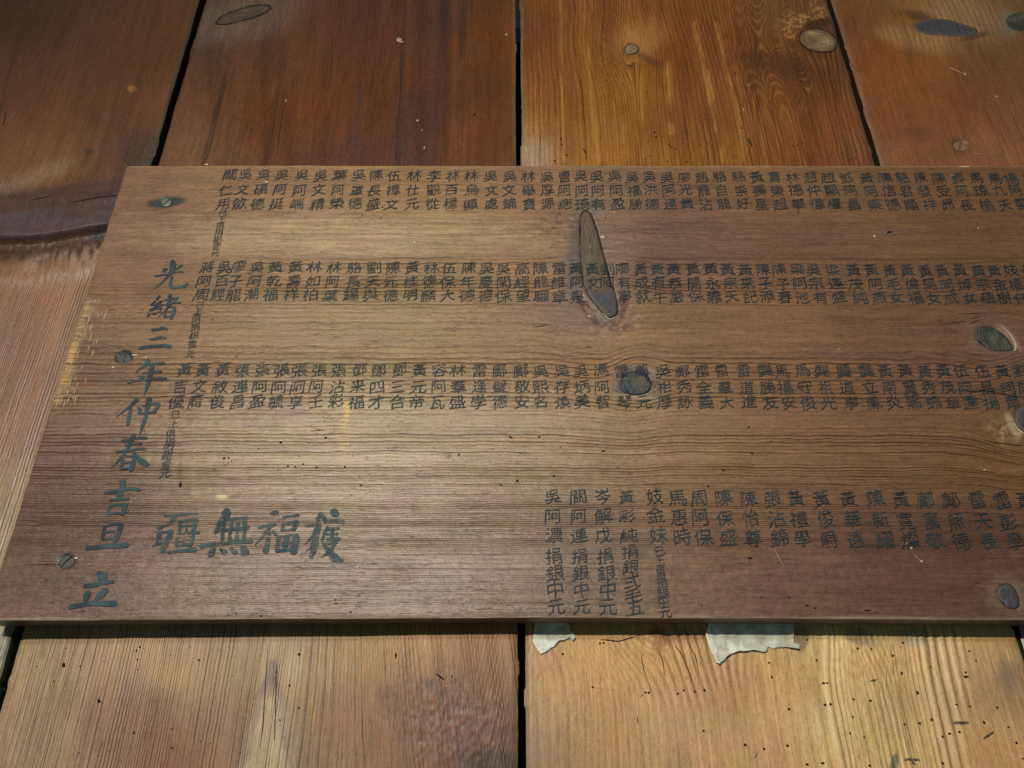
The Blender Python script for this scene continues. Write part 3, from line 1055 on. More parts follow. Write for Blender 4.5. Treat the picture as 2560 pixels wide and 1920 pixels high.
# ---- plank D, right
def paint_d(XX, ZZ, PX, PY):
    U = XX * 1000
    g = U + 8 * (fbm(U / 70.0, ZZ * 1000 / 240.0, 131, 2) - 0.5)
    g = g - (knot_push(PX, PY, 2370, 70, 120, 80, 150) + knot_push(PX, PY, 2540, 60, 70, 80, 90)) * 0.3
    ring = ring_of(g, lambda t: 2.2 + 0.6 * np.sin(t * 0.08), 150, 560)
    pts = [(2150, 60, (112, 72, 46)), (2200, 150, (134, 80, 46)), (2300, 20, (140, 102, 62)), (2420, 30, (152, 118, 84)),
           (2520, 150, (112, 78, 52)), (2250, 300, (124, 78, 52)), (2400, 250, (120, 76, 50)), (2540, 330, (132, 92, 66)),
           (2250, 400, (136, 96, 70)), (2480, 400, (140, 98, 72)), (2560, 20, (110, 82, 58)), (2550, 1650, (170, 150, 120)),
           (2700, 300, (120, 80, 56))]
    C = tint_field(PX, PY, pts) * lowfreq(PX, PY, 7)
    C = C * (1 + 0.3 * (fbm(PX / 26, PY / 34, 141) - 0.5))[..., None]
    H = 0.0008 * (fbm(PX / 150, PY / 150, 14) - 0.5)
    H = H + 0.0022 * np.exp(-(((PX - 2370) / 130) ** 2 + ((PY - 66) / 52) ** 2))
    rc = 0.16 + 0.5 * ss(2400, 2500, PX) * ss(200, 330, PY)
    rip = ellipse(PX, PY, 2410, 40, 110, 50, 20, .6) + ellipse(PX, PY, 2290, 100, 90, 24, 12, .6)
    H = H + 0.0003 * np.clip(rip, 0, 1) * np.sin(PX / 2.3 - PY / 6.0)
    C = mixc(C, np.clip(rip, 0, 1) * .4, (172, 136, 96))
    C = mixc(C, ellipse(PX, PY, 2292, 42, 40, 12, 14, .5) * .6, (60, 34, 20))
    C = mixc(C, ellipse(PX, PY, 2436, 94, 36, 7, -14, .5) * .6, (56, 38, 30))
    C = mixc(C, ellipse(PX, PY, 2520, 60, 26, 32, 0, .3, .4) * .7, (126, 118, 98))
    C = mixc(C, ellipse(PX, PY, 2402, 364, 26, 22, 20, .5, .3) * .5, (86, 56, 38))
    H = H - 0.0012 * ellipse(PX, PY, 2402, 364, 19, 15, 20, .15)
    C = mixc(C, ellipse(PX, PY, 2280, 336, 60, 20, 0, .5, .9) * .3, (92, 60, 48))
    C = mixc(C, (1 - ss(0, 0.006, XX - d_l)) * 0.5, (120, 96, 80))
    # old grey paint on the little corner that shows below the board
    C = mixc(C, ss(1200, 1500, PY) * ss(.4, .6, fbm(PX / 12, PY / 12, 19)) * .6, (110, 120, 112))
    gl = 0.9 + 0 * PX
    return C, H, ring, rc, gl


plankD, SD = build_plank("plank", d_l, d_l + 0.25, YD, YD, M['plank_d'], 4, paint_d)

plankA["label"] = "left plank, with a swollen dark branch stub"
plankB["label"] = "dark brown plank left of the centre gap"
plankC["label"] = "golden plank right of the centre gap, pale below the board"
plankD["label"] = "reddish plank at the right"

# near-black sheet added for the dark void seen through the gaps
bx0, bx1, by = a_r - 0.29, d_l + 0.25, 0.075
ZK = 0.9
V = [(bx0, by, ZB), (bx1, by, ZB), (bx1, by, ZK), (bx0, by, ZK), (bx0, by + .01, ZB), (bx1, by + .01, ZB),
     (bx1, by + .01, ZK), (bx0, by + .01, ZK)]
F = [(0, 1, 2, 3), (5, 4, 7, 6), (4, 0, 3, 7), (1, 5, 6, 2), (3, 2, 6, 7), (4, 5, 1, 0)]
bk = mesh_obj("void_sheet", V, F, M['void'], wall)
fix_parent(bk)


def on_plank(o, plank, label=None):
    """a sub-part: its plank already carries the offset of the wall"""
    o.parent = plank
    o.location = (0, 0, 0)
    if label:
        o["label"] = label


# ---- knots in the planks
def knot(poly, S, Yp, mat, plank, label, dome=0.1, off=0.25, ringline=True, crackw=2.4, rings=0.06, seed=0, part=0.0):
    pl = smooth_closed(poly, 5)
    o = plate("knot", pl, S, Yp, off, dome, 1.2, mat, plank, 1.3, 0.25, 0, seed, rings)
    on_plank(o, plank, label)
    if ringline:
        V, F = [], []
        n = len(pl)
        i = 0
        while i < n:
            run = random.randint(14, 22)
            pts = [(pl[(i + k) % n][0], pl[(i + k) % n][1], crackw * random.uniform(.5, 1.2)) for k in range(run)]
            pts[0] = pts[0][:2] + (0.5,)
            pts[-1] = pts[-1][:2] + (0.5,)
            ribbon_geo(pts, S, (off + 0.35) * 0.001, V, F, False, Yp, 1, .3)
            i += run - (0 if random.random() < part else 1)
        c = mesh_obj("knot_crack", V, orient(V, F), M['crack'], plank)
        on_plank(c, plank)
    return o


knot([(540, 58), (560, 38), (600, 22), (640, 13), (672, 14), (676, 24), (650, 40), (610, 54), (570, 62), (548, 62)],
     SB, YB0 - .001, M['knot_slant'], plankB, "grey slanting oval knot with a dark rim", seed=1)
knot([(1560, 127), (1566, 117), (1578, 113), (1592, 118), (1597, 127), (1588, 136), (1574, 139), (1563, 135)],
     SC, YC, M['knot_pale'], plankC, "small pale round knot", dome=.08, crackw=1.0, seed=2)
knot([(1997, 98), (2004, 83), (2024, 77), (2050, 77), (2074, 86), (2090, 102), (2090, 118), (2078, 130), (2050, 132),
      (2020, 126), (2003, 114)], SC, YC, M['knot_pale'], plankC, "large pale oval knot with a dark rim", crackw=2.6, seed=3)
knot([(2283, 66), (2296, 54), (2330, 48), (2370, 50), (2410, 62), (2442, 74), (2436, 84), (2400, 90), (2350, 88), (2305, 82)],
     SD, YD - .002, M['knot_blue'], plankD, "long blue grey oval knot", ringline=False, seed=4)
knot([(2518, 44), (2540, 34), (2570, 32), (2590, 44), (2586, 66), (2556, 78), (2530, 76), (2516, 62)],
     SD, YD, M['knot_green'], plankD, "green grey knot at the right edge", ringline=False, seed=5)


def marks(name, ribbons, discs, S, Yp, mat, plank, off=0.12, kind="stuff", taper=True):
    V, F = [], []
    for r in ribbons:
        ribbon_geo(r, S, off * 0.001, V, F, False, Yp, 4, .25)
    for d in discs:
        disc_geo(d[0], d[1], d[2], d[3], S, off * 0.001, V, F, Yp, d[4] if len(d) > 4 else 0)
    o = mesh_obj(name, V, orient(V, F), mat, plank)
    on_plank(o, plank)
    if kind:
        o["kind"] = kind
    return o


marks("crack", [[(168, 504, .6), (210, 497, 3.4), (250, 490, 4.2), (292, 486, 3)],
                [(66, 498, .6), (100, 492, 2.5), (130, 484, .6)],
                [(0, 301 * 1.0, 3), (8, 270, 1)]], [], SA, YA - .004, M['crack'], plankA, .25)
marks("crack", [[(566, 195, .6), (552, 240, 2.6), (538, 300, 1.6), (524, 360, 2.2), (510, 410, 1)],
                [(690, 385, 1.4), (702, 300, 2), (712, 240, .6)], [(664, 410, 1.4), (680, 330, 1.8), (694, 240, .6)],
                [(1003, 100, .6), (1002, 200, 2.2), (996, 300, 1), (990, 400, 2)],
                [(940, 150, .6), (930, 200, 2.4), (922, 240, .6)], [(830, 90, .6), (828, 160, 2), (818, 230, .6)],
                [(668, 1620, .6), (664, 1690, 1.8), (658, 1800, 2.4), (650, 1870, .8)],
                [(690, 1660, .6), (689, 1750, 1.8), (686, 1840, 1.6), (684, 1850, .6)],
                [(1090, 1684, .6), (1100, 1692, 5), (1111, 1700, 1)]], [], SB, YB1 + .001, M['crack'], plankB, .15)
rh = random.Random(5)
marks("insect_holes", [], [(156, 1662, 4, 6, 20), (340, 1626, 2.4, 2.6), (342, 1648, 2.2, 2.6), (348, 1617, 2.4, 3), (496, 1650, 2, 3),
                           (245, 1752, 4, 6, 30), (333, 1832, 2.6, 3.4), (430, 1870, 2.4, 3), (748, 1636, 3.6, 4), (990, 1640, 2.4, 8),
                           (724, 1714, 2.6, 3.6), (748, 1770, 2.2, 3.2), (692, 1680, 2, 2), (1130, 1692, 2, 3), (700, 1800, 2, 2.4),
                           (1187, 289, 4, 2.4, 20), (1168, 276, 2, 1.6), (815, 386, 1.6, 1.4)]
      + [(rh.uniform(80, 640), rh.uniform(1600, 1900), rh.uniform(1, 1.8), rh.uniform(1.2, 2.2)) for _ in range(26)],
      SB, YB1 + .0015, M['hole'], plankB, .15)
hl = [(1500, 1608, 2.2, 2.2), (1509, 1607, 2.2, 2.2), (1481, 1718, 2.4, 2.2), (1614, 1731, 2.2, 2), (1622, 1732, 2.4, 2.4), (1694, 1734, 2.4, 2.4),
      (1709, 1726, 2.2, 2.4), (1736, 1729, 2.2, 2.2), (1761, 1725, 2.6, 2.8), (1759, 1827, 2.4, 2.2), (1863, 1862, 3, 3), (1910, 1872, 3, 2.6),
      (1969, 1864, 2.8, 2.8), (1972, 1773, 3, 2.6), (1922, 1657, 2.2, 2.2), (1929, 1693, 2.2, 3), (2018, 1600, 2, 2.2), (2041, 1651, 2.4, 2.2),
      (2058, 1708, 3.6, 2), (2067, 1708, 2.4, 2), (2063, 1762, 2.8, 2.6), (2075, 1761, 2.4, 3), (2143, 1621, 2.6, 2.2), (2177, 1622, 2, 2.4),
      (2231, 1639, 2.4, 2), (2256, 1607, 2.2, 2.2), (2253, 1683, 2.4, 3), (2293, 1732, 2.4, 4), (2328, 1666, 2.2, 2), (2133, 1748, 2.4, 2.2),
      (2175, 1752, 2.8, 2.2), (2132, 1792, 2.4, 2), (2125, 1833, 2.4, 2.2), (2159, 1843, 2, 2), (2261, 1811, 2.4, 2.2), (2298, 1808, 2.4, 2),
      (2373, 1834, 2.8, 2.2), (2398, 1830, 2.4, 2.8), (2423, 1628, 2, 2.2), (2440, 1652, 2, 2.2), (2414, 1681, 2.4, 2.2), (2416, 1692, 5, 2.2),
      (2460, 1806, 2.4, 4), (2493, 1769, 2.2, 3), (2521, 1818, 2.4, 2), (2355, 1842, 2.2, 3), (2018, 1911, 3, 2.8), (2057, 1908, 3.6, 2.6),
      (2356, 1908, 3.4, 2.8), (2173, 1914, 2.8, 2.4), (1969, 1864, 3, 2.6), (2541, 1857, 3, 3), (1407, 1635, 2, 3)]
up = [(1636, 331, 2.6, 2), (1640, 343, 2.4, 2), (1672, 364, 2.2, 2), (1678, 368, 2.2, 2), (1688, 372, 2, 1.8), (1402, 346, 3, 2),
      (1404, 361, 3, 2), (1416, 388, 3, 2), (1386, 402, 3, 1.8), (1838, 183, 2.6, 2), (1980, 262, 2.4, 2), (1982, 365, 2.2, 2),
      (1854, 320, 2.2, 1.8), (2007, 356, 2, 1.8), (2124, 399, 3, 1.8), (1717, 365, 1.8, 1.6), (1750, 362, 1.8, 1.6), (1791, 313, 1.8, 1.4),
      (1716, 405, 3, 1.6), (1668, 404, 3, 1.6), (1760, 300, 2, 1.6), (1515, 202, 2, 1.6), (1540, 190, 1.8, 1.4)]
up += [(rh.uniform(1330, 2140), rh.uniform(330, 408), rh.uniform(.9, 1.7), rh.uniform(.9, 1.4)) for _ in range(34)]
marks("insect_holes", [[(1870, 345, 1), (1876, 358, 4.5), (1880, 368, 1)], [(1456, 370, 1), (1462, 378, 4), (1464, 386, 1)]],
      [(a, b, c * 1.25, d * 1.25) for a, b, c, d in hl] + up, SC, YC, M['hole'], plankC, .15)
marks("slit_marks", [[(2175, 1703, 1), (2184, 1701, 5), (2191, 1699, 1.5)], [(2385, 1762, 1), (2391, 1761, 4), (2396, 1762, 1)],
                     [(2419, 1764, 1), (2425, 1766, 4.5), (2430, 1766, 1)], [(2383, 1809, 2), (2402, 1808, 5), (2422, 1808, 3)],
                     [(2458, 1848, 1.5), (2470, 1840, 5), (2484, 1831, 2.5)], [(2258, 1900, 1.5), (2278, 1899, 4.5), (2298, 1900, 1.5)],
                     [(2279, 1903, 5), (2287, 1912, 4)], [(2324, 1800, 5), (2333, 1799, 5)], [(2552, 1898, 1), (2562, 1895, 5)]],
      [], SC, YC, M['staple'], plankC, .14)
marks("slit_edges", [[(2385, 1805, 1), (2402, 1804.5, 1.6), (2422, 1804.5, .8)], [(2459, 1844, 1), (2471, 1836.5, 1.5), (2484, 1828, .8)],
                     [(2260, 1897.5, 1), (2278, 1896.5, 1.6), (2298, 1898, .8)], [(2326, 1796, 1.5), (2334, 1797, 1.5)],
                     [(1886, 1896, .6), (1892, 1886, 1.6), (1897, 1875, .6)], [(1592, 1788, .5), (1594, 1800, 2.2), (1595, 1812, .5)],
                     [(1601, 1744, .6), (1605, 1738, 2), (1606, 1735, .6)],
                     [(1500, 1599, .5), (1520, 1600, 3.2), (1545, 1603, 2.6), (1565, 1598, 2.6), (1590, 1590, 1)],
                     [(1602, 1630, .8), (1608, 1670, 1.8), (1622, 1710, 1.4), (1626, 1730, .5)],
                     [(1688, 1615, .8), (1702, 1635, 2.6), (1716, 1665, 1.8), (1730, 1700, .6)],
                     [(1640, 1620, .8), (1655, 1650, 2), (1662, 1690, .8)],
                     [(1718, 1604, .8), (1738, 1640, 2.2), (1748, 1690, .8)]],
      [], SC, YC, M['crack'], plankC, .18)
marks("pale_scratches", [[(1485, 1719, .5), (1515, 1723, 1.2), (1547, 1727, .5)]], [(1872, 212, 2, 1.6), (1858, 274, 2, 3)],
      SC, YC, M['pale'], plankC, .13)
marks("pale_flecks", [[(2436, 383, 1), (2443, 385, 2.6), (2449, 384, 1)], [(2372, 168, 1), (2380, 172, 3), (2412, 186, 1.5)]],
      [(2491, 241, 4, 1.6), (2412, 186, 3, 3)], SD, YD, M['pale'], plankD, .13)
marks("resin_beads", [], [(997, 101, 7, 5), (1004, 106, 5, 2), (1044, 303, 3, 3), (1055, 327, 2, 2), (1061, 371, 2, 4), (714, 250, 1.5, 4),
                          (1266, 90, 2.5, 3), (1116, 1716, 2.2, 2)], SB, YB1 + .0015, M['resin'], plankB, .2)

# the slotted plug screw on the right plank
sc_ = screw("screw", 2402, 364, 4.9, 68, SD, YD, 0.5, M['wood_screw'], plankD, 0.12, 0.3)
on_plank(sc_, plankD, "dull brown slotted screw sunk in the right plank")


# ------------------------------------------------------------------ paper scraps stuck under the board
def paper(poly, label, seed):
    root_loc = at(sum(p[0] for p in poly) / len(poly), sum(p[1] for p in poly) / len(poly), YC)
    o = plate("torn_paper", poly, SC, YC, 0.35, 0.2, 0.12, M['paper'], None, 0.9, 0.7, 2.4, seed)
    me = o.data
    off = Vector((root_loc[0], YC, root_loc[1]))
    for v in me.vertices:
        v.co -= off
    o.location = off
    tag(o, label, "paper scrap", "torn paper scraps stuck below the board")


def rag(poly, n=3, a=1.6, seed=0):
    r = random.Random(seed)
    out = []
    for i, p in enumerate(poly):
        q = poly[(i + 1) % len(poly)]
        out.append(p)
        if min(p[1], q[1]) > 1570:
            for k in range(1, n):
                t = k / n
                out.append((p[0] + (q[0] - p[0]) * t + r.uniform(-a, a), p[1] + (q[1] - p[1]) * t + r.uniform(-a, a)))
    return out


paper(rag([(1337, 1550), (1424, 1550), (1424, 1577), (1433, 1581), (1438, 1595), (1432, 1603), (1424, 1594), (1410, 1602),
           (1396, 1603), (1386, 1617), (1370, 1627), (1351, 1637), (1340, 1620), (1331, 1604), (1334, 1580)], 3, 1.0, 2),
      "small pointed scrap of torn white paper just right of the centre gap", 3)
paper(rag([(1770, 1550), (1981, 1550), (1982, 1585), (1981, 1608), (1996, 1612), (1994, 1624), (1966, 1619), (1950, 1619), (1929, 1623),
           (1920, 1617), (1915, 1631), (1882, 1626), (1843, 1629), (1819, 1640), (1807, 1653), (1797, 1661), (1788, 1657),
           (1778, 1634), (1768, 1606), (1762, 1585)], 3, 1.2, 5),
      "long ragged strip of torn white paper below the board, right of the pointed scrap", 6)


# ================================================================== THE INSCRIBED BOARD
BT = 0.016
bl = 0.5 * (at(314, 410)[0] + at(0, 1432)[0])
brt = at(2560, 415)[0] + 0.05
ztop = at(1280, 413)[1]
zbot = at(1280, 1546)[1]
BS = 0.0008
xs = np.linspace(bl, brt, int((brt - bl) / BS) + 1)
zs = np.linspace(zbot, ztop, int((ztop - zbot) / BS) + 1)
XX, ZZ = np.meshgrid(xs, zs)
PX, PY = proj(XX, ZZ, 0.0)

KN1 = [(1459, 527), (1470, 529), (1479, 536), (1483, 552), (1490, 570), (1497, 592), (1503, 618), (1510, 640), (1517, 668),
       (1524, 695), (1532, 722), (1541, 748), (1545, 775), (1537, 790), (1524, 794), (1508, 784), (1490, 764), (1474, 744),
       (1462, 722), (1456, 695), (1453, 665), (1450, 635), (1449, 600), (1448, 570), (1450, 545)]
KN2 = [(1552, 962), (1556, 944), (1572, 932), (1590, 928), (1608, 932), (1622, 942), (1628, 958), (1624, 974), (1610, 984),
       (1586, 987), (1564, 982), (1553, 974)]
KN3 = [(2439, 840), (2444, 822), (2458, 815), (2480, 818), (2500, 830), (2520, 848), (2532, 866), (2528, 876), (2508, 878),
       (2484, 876), (2462, 866), (2446, 852)]
KN4 = [(2537, 1040), (2545, 1020), (2562, 1012), (2600, 1014), (2620, 1040), (2610, 1075), (2575, 1084), (2552, 1072), (2540, 1056)]
KN5 = [(2492, 1478), (2500, 1464), (2518, 1460), (2534, 1470), (2544, 1488), (2548, 1508), (2540, 1520), (2520, 1520), (2506, 1508), (2496, 1494)]


def sp_board(t):
    # grain spacing (mm) down the board; t is the height in mm
    py = np.interp(t, tz, ty)
    return np.interp(py, [380, 520, 640, 720, 770, 800, 880, 930, 1030, 1100, 1160, 1230, 1300, 1400, 1560],
                     [4.2, 5.0, 4.0, 2.6, 2.6, 4.4, 4.2, 2.7, 2.9, 2.2, 1.75, 1.45, 1.15, 0.95, 0.9])


tz = np.linspace(zbot * 1000 - 40, ztop * 1000 + 40, 400)
ty = proj(0.0, tz / 1000.0, 0.0)[1]
mmp = 0.27
g = ZZ * 1000 + 3.2 * (fbm(XX * 1000 / 260.0, ZZ * 1000 / 60.0, 201) - 0.5) + 0.9 * (fbm(XX * 1000 / 40.0, ZZ * 1000 / 30.0, 202) - 0.5)
g = g + (knot_push(PX, PY, 1590, 950, 34, 62, 50, 'x') + knot_push(PX, PY, 1500, 760, 60, 90, 60, 'x')
         + knot_push(PX, PY, 2485, 848, 36, 80, 56, 'x') + knot_push(PX, PY, 2575, 1048, 50, 110, 90, 'x')
         + knot_push(PX, PY, 2520, 1490, 40, 90, 60, 'x')) * mmp
ring = ring_of(g, sp_board, zbot * 1000 - 30, ztop * 1000 + 30)
rcon = np.interp(PY, [400, 520, 560, 640, 720, 780, 810, 870, 900, 1010, 1150, 1250, 1330, 1420, 1550],
                 [.12, .15, .3, .4, .9, .75, .35, .45, .9, 1.2, 1.1, .85, .6, .35, .3])
fadeR = ss(1600, 2000, PX) * (PY < 880)
rcon = rcon * (1 - 0.45 * fadeR) * (0.75 + 0.5 * fbm(PX / 160, PY / 60, 203))
rcon = rcon * (1 - 0.85 * (1 - ss(560, 760, PX)) * (1 - ss(700, 800, PY)))
rcon = rcon * (1 - 0.6 * ss(1330, 1420, PY) * ss(1500, 1800, PX)) * (1 - 0.5 * ss(1280, 1380, PY) * (1 - ss(350, 600, PX)))
pts = [(300, 450, (134, 104, 76)), (600, 440, (142, 112, 80)), (1000, 450, (152, 121, 84)), (1400, 450, (148, 117, 86)),  # tones hold part of the lamp's falloff across the board
       (1900, 450, (138, 108, 78)), (2450, 450, (126, 96, 68)), (300, 650, (132, 98, 74)), (700, 600, (144, 118, 84)),
       (1000, 640, (150, 126, 90)), (1300, 640, (152, 124, 92)), (1500, 480, (142, 116, 94)), (1700, 600, (124, 96, 78)),
       (2000, 620, (128, 98, 74)), (2450, 650, (124, 94, 66)),
       (250, 900, (124, 100, 74)), (420, 780, (142, 112, 78)), (600, 880, (148, 124, 90)), (1000, 880, (152, 130, 92)),
       (1500, 880, (154, 126, 92)), (2000, 880, (144, 112, 84)), (2450, 900, (130, 100, 76)),
       (200, 1150, (126, 100, 80)), (450, 1050, (146, 118, 90)), (600, 1100, (156, 134, 104)), (900, 1040, (166, 146, 104)),
       (900, 1180, (164, 144, 116)), (1300, 1100, (160, 138, 104)), (1700, 1100, (152, 126, 96)),
       (2200, 1100, (138, 108, 82)), (2500, 1150, (134, 104, 70)),
       (150, 1300, (122, 96, 80)), (600, 1300, (146, 126, 104)), (1000, 1300, (150, 130, 104)), (1400, 1300, (142, 120, 96)),
       (1900, 1300, (136, 108, 84)), (2400, 1350, (112, 84, 68)), (2250, 1480, (118, 90, 76)),
       (150, 1500, (122, 98, 84)), (600, 1480, (138, 120, 100)), (1000, 1500, (138, 120, 100)), (1500, 1500, (134, 112, 92)),
       (2000, 1500, (126, 98, 80)), (2450, 1540, (112, 88, 70))]
C = tint_field(PX, PY, pts, soft=70, sat=1.12, lum=0.74) * lowfreq(PX, PY, 33, 0.14) * np.array([1.02, 0.93, 0.89])
for (ex, ey, erx, ery, er, ea, ec) in ((880, 590, 430, 46, 0, .45, (172, 150, 116)), (1000, 790, 420, 50, 0, .2, (158, 136, 104)),  # the pale ellipses paint lamp sheen into the board colour
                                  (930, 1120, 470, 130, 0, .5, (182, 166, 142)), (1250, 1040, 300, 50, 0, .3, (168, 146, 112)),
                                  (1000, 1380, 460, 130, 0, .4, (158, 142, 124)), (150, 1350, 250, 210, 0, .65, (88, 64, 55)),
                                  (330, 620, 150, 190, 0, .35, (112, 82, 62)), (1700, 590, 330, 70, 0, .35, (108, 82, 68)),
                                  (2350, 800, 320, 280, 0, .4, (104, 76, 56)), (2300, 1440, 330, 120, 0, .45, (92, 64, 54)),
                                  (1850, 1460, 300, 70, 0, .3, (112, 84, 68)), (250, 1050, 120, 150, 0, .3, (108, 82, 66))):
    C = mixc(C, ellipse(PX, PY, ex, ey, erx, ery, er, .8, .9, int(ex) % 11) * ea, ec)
# soft horizontal bands of paler and darker wood
C = C * (1 + 0.3 * (fbm(PX / 420, PY / 16, 204) - 0.5))[..., None]
H = 0.0010 * (fbm(PX / 500, PY / 200, 205) - 0.5)
bot = ss(1250, 1350, PY) * (1 - ss(1500, 1900, PX) * 0.6)
n = fbm(PX / 26, PY / 12, 206)
C = C * (1 + 0.34 * bot * (n - 0.5))[..., None]
H = H + 0.00035 * bot * (n - .5)
lt = (1 - ss(500, 800, PX)) * (1 - ss(680, 800, PY))
C = C * (1 + 0.5 * lt * (fbm(PX / 34, PY / 22, 215) - 0.5))[..., None]
br = ss(1320, 1420, PY) * ss(1400, 1700, PX)
C = C * (1 + 0.5 * br * (fbm(PX / 13, PY / 16, 216) - 0.5))[..., None]
# pale streaks between the lettering rows: sheen put into the wood colour
sheen_streak = ellipse(PX, PY, 900, 590, 520, 60, 0, .6) * ss(.45, .62, fbm(PX / 90, PY / 7, 207))
C = mixc(C, sheen_streak * .30, (186, 160, 118))
# long fine cracks of the grain at the row of the second inscription
for (yy, x0, x1, k) in ((643, 540, 1450, .4), (647, 1560, 2560, .5), (676, 700, 1130, .0), (898, 820, 2300, .45)):
    s = np.exp(-((PY - yy - 3 * (vn(PX / 200, 0 * PX, 9) - .5)) / 2.2) ** 2) * ss(x0, x0 + 60, PX) * (1 - ss(x1, x1 + 60, PX))
    C = mixc(C, s * k, (70, 50, 36))
# around the big knot
k = ellipse(PX, PY, 1490, 700, 90, 150, 12, .5, .5, 2)
C = mixc(C, k * .45, (126, 104, 90))
rcon = rcon * (1 - .85 * k)
C = mixc(C, ellipse(PX, PY, 1436, 655, 20, 110, 2, .6, .3) * .75, (80, 78, 74))
C = mixc(C, ellipse(PX, PY, 1478, 520, 34, 30, 2, .6, .3) * .6, (96, 92, 78))
n = fbm(PX / 9, PY / 7, 208)
sp = ellipse(PX, PY, 1400, 560, 55, 34, 0, .6, .6, 7)
C = mixc(C, sp * ss(.52, .62, n) * .6, (84, 58, 50))
H = H + .0004 * sp * (n - .5)
sp = ellipse(PX, PY, 1474, 772, 46, 13, 52, .35, .5, 6)
C = mixc(C, sp * .85 * ss(.34, .5, fbm(PX / 9, PY / 9, 218)), (70, 36, 26))
H = H - .0012 * sp
sp = ellipse(PX, PY, 1558, 764, 14, 40, 14, .35, .6, 5)
C = mixc(C, sp * .8 * ss(.38, .52, fbm(PX / 7, PY / 10, 219)), (98, 56, 46))
H = H - .0005 * sp
sp = ellipse(PX, PY, 1510, 806, 40, 18, 10, .4, .6, 3)
C = mixc(C, sp * .7, (96, 86, 68))
C = mixc(C, ellipse(PX, PY, 1400, 790, 90, 40, 0, .8, .6) * .4, (116, 88, 80))
sp = ellipse(PX, PY, 1545, 812, 60, 22, -14, .6, .9, 4)
C = mixc(C, sp * ss(.52, .62, n) * .45, (170, 136, 116))
C = mixc(C, sp * (1 - ss(.36, .48, n)) * .6, (92, 60, 50))
H = H + .0009 * sp * (n - .5)
# around the round knot with its teal stain
k = ellipse(PX, PY, 1592, 955, 64, 44, 0, .4, .3, 2)
C = mixc(C, k * .5, (96, 92, 84))
rcon = rcon * (1 - .6 * k)
C = mixc(C, ellipse(PX, PY, 1566, 928, 18, 8, -15, .4, .4) * .7, (72, 52, 58))
C = mixc(C, ellipse(PX, PY, 1626, 944, 10, 22, -28, .3, .3) * .85, (84, 54, 38))
H = H - .0009 * ellipse(PX, PY, 1624, 940, 9, 20, -28, .4)
C = mixc(C, ellipse(PX, PY, 1548, 960, 10, 24, 5, .5, .4) * .6, (86, 96, 92))
C = mixc(C, ellipse(PX, PY, 1590, 992, 50, 7, 3, .5) * .5, (184, 158, 128))
# the others
k = ellipse(PX, PY, 2486, 848, 84, 50, 32, .5, .4, 8)
C = mixc(C, k * .4, (118, 94, 78))
rcon = rcon * (1 - .5 * k)
C = mixc(C, ellipse(PX, PY, 2524, 842, 10, 42, -42, .4) * .5, (176, 142, 118))
C = mixc(C, ellipse(PX, PY, 2566, 1048, 62, 62, 0, .4, .3) * .5, (96, 74, 58))
C = mixc(C, ellipse(PX, PY, 2534, 1064, 12, 34, -30, .4) * .7, (196, 176, 138))
n2 = fbm(PX / 11, PY / 8, 210)
sp = ellipse(PX, PY, 2520, 1085, 60, 32, 25, .5, .8, 6)
C = mixc(C, sp * ss(.46, .62, n2) * .4, (180, 150, 108))
H = H + .0009 * sp * (n2 - .5)
C = mixc(C, ellipse(PX, PY, 2520, 1492, 50, 44, 30, .5, .3) * .6, (140, 118, 92))
C = mixc(C, ellipse(PX, PY, 2500, 1536, 60, 22, 0, .4, .6) * .5, (82, 62, 46))
C = mixc(C, ellipse(PX, PY, 2330, 1460, 190, 60, 0, .6, .5) * .35, (100, 66, 58))
# dark bloom round the top screw, dirt round the others
C = mixc(C, ellipse(PX, PY, 415, 505, 50, 13, -6, .35, .3, 2) * .95, (26, 38, 40))
C = mixc(C, ellipse(PX, PY, 308, 890, 25, 16, -12, .2, .15) * .9, (34, 36, 32))
C = mixc(C, ellipse(PX, PY, 165, 1402, 25, 21, -30, .3, .25) * .85, (46, 46, 34))
C = mixc(C, ellipse(PX, PY, 140, 1412, 50, 6, 4, .5, .3) * .4, (78, 60, 50))
for (sx, sy, r, dp) in ((415, 505, 15, .0004), (308, 894, 21, .0012), (165, 1404, 21, .0007)):
    H = H - dp * ellipse(PX, PY, sx, sy, r, r * .8, 0, .25)
# left edge: scraped yellow patches between the grain
ed = 1 - ss(0, 1, (XX - bl) / 0.013)
nn = fbm(PX / 22, PY / 9, 211)
vis = ss(735, 770, PY) * (1 - ss(1005, 1025, PY))
C = mixc(C, vis * ed ** .6 * ss(.46, .62, nn + .3 * ed - .1) * .42, (176, 148, 104))
C = mixc(C, (1 - ss(.003, .007, XX - bl)) * ss(850, 862, PY) * (1 - ss(905, 912, PY)) * .7, (196, 158, 92))
C = mixc(C, (1 - ss(.003, .007, XX - bl)) * ss(920, 930, PY) * (1 - ss(955, 965, PY)) * .6, (180, 132, 70))
C = mixc(C, ellipse(PX, PY, 218, 952, 22, 18, 0, .3, .5) * .6, (116, 70, 50))
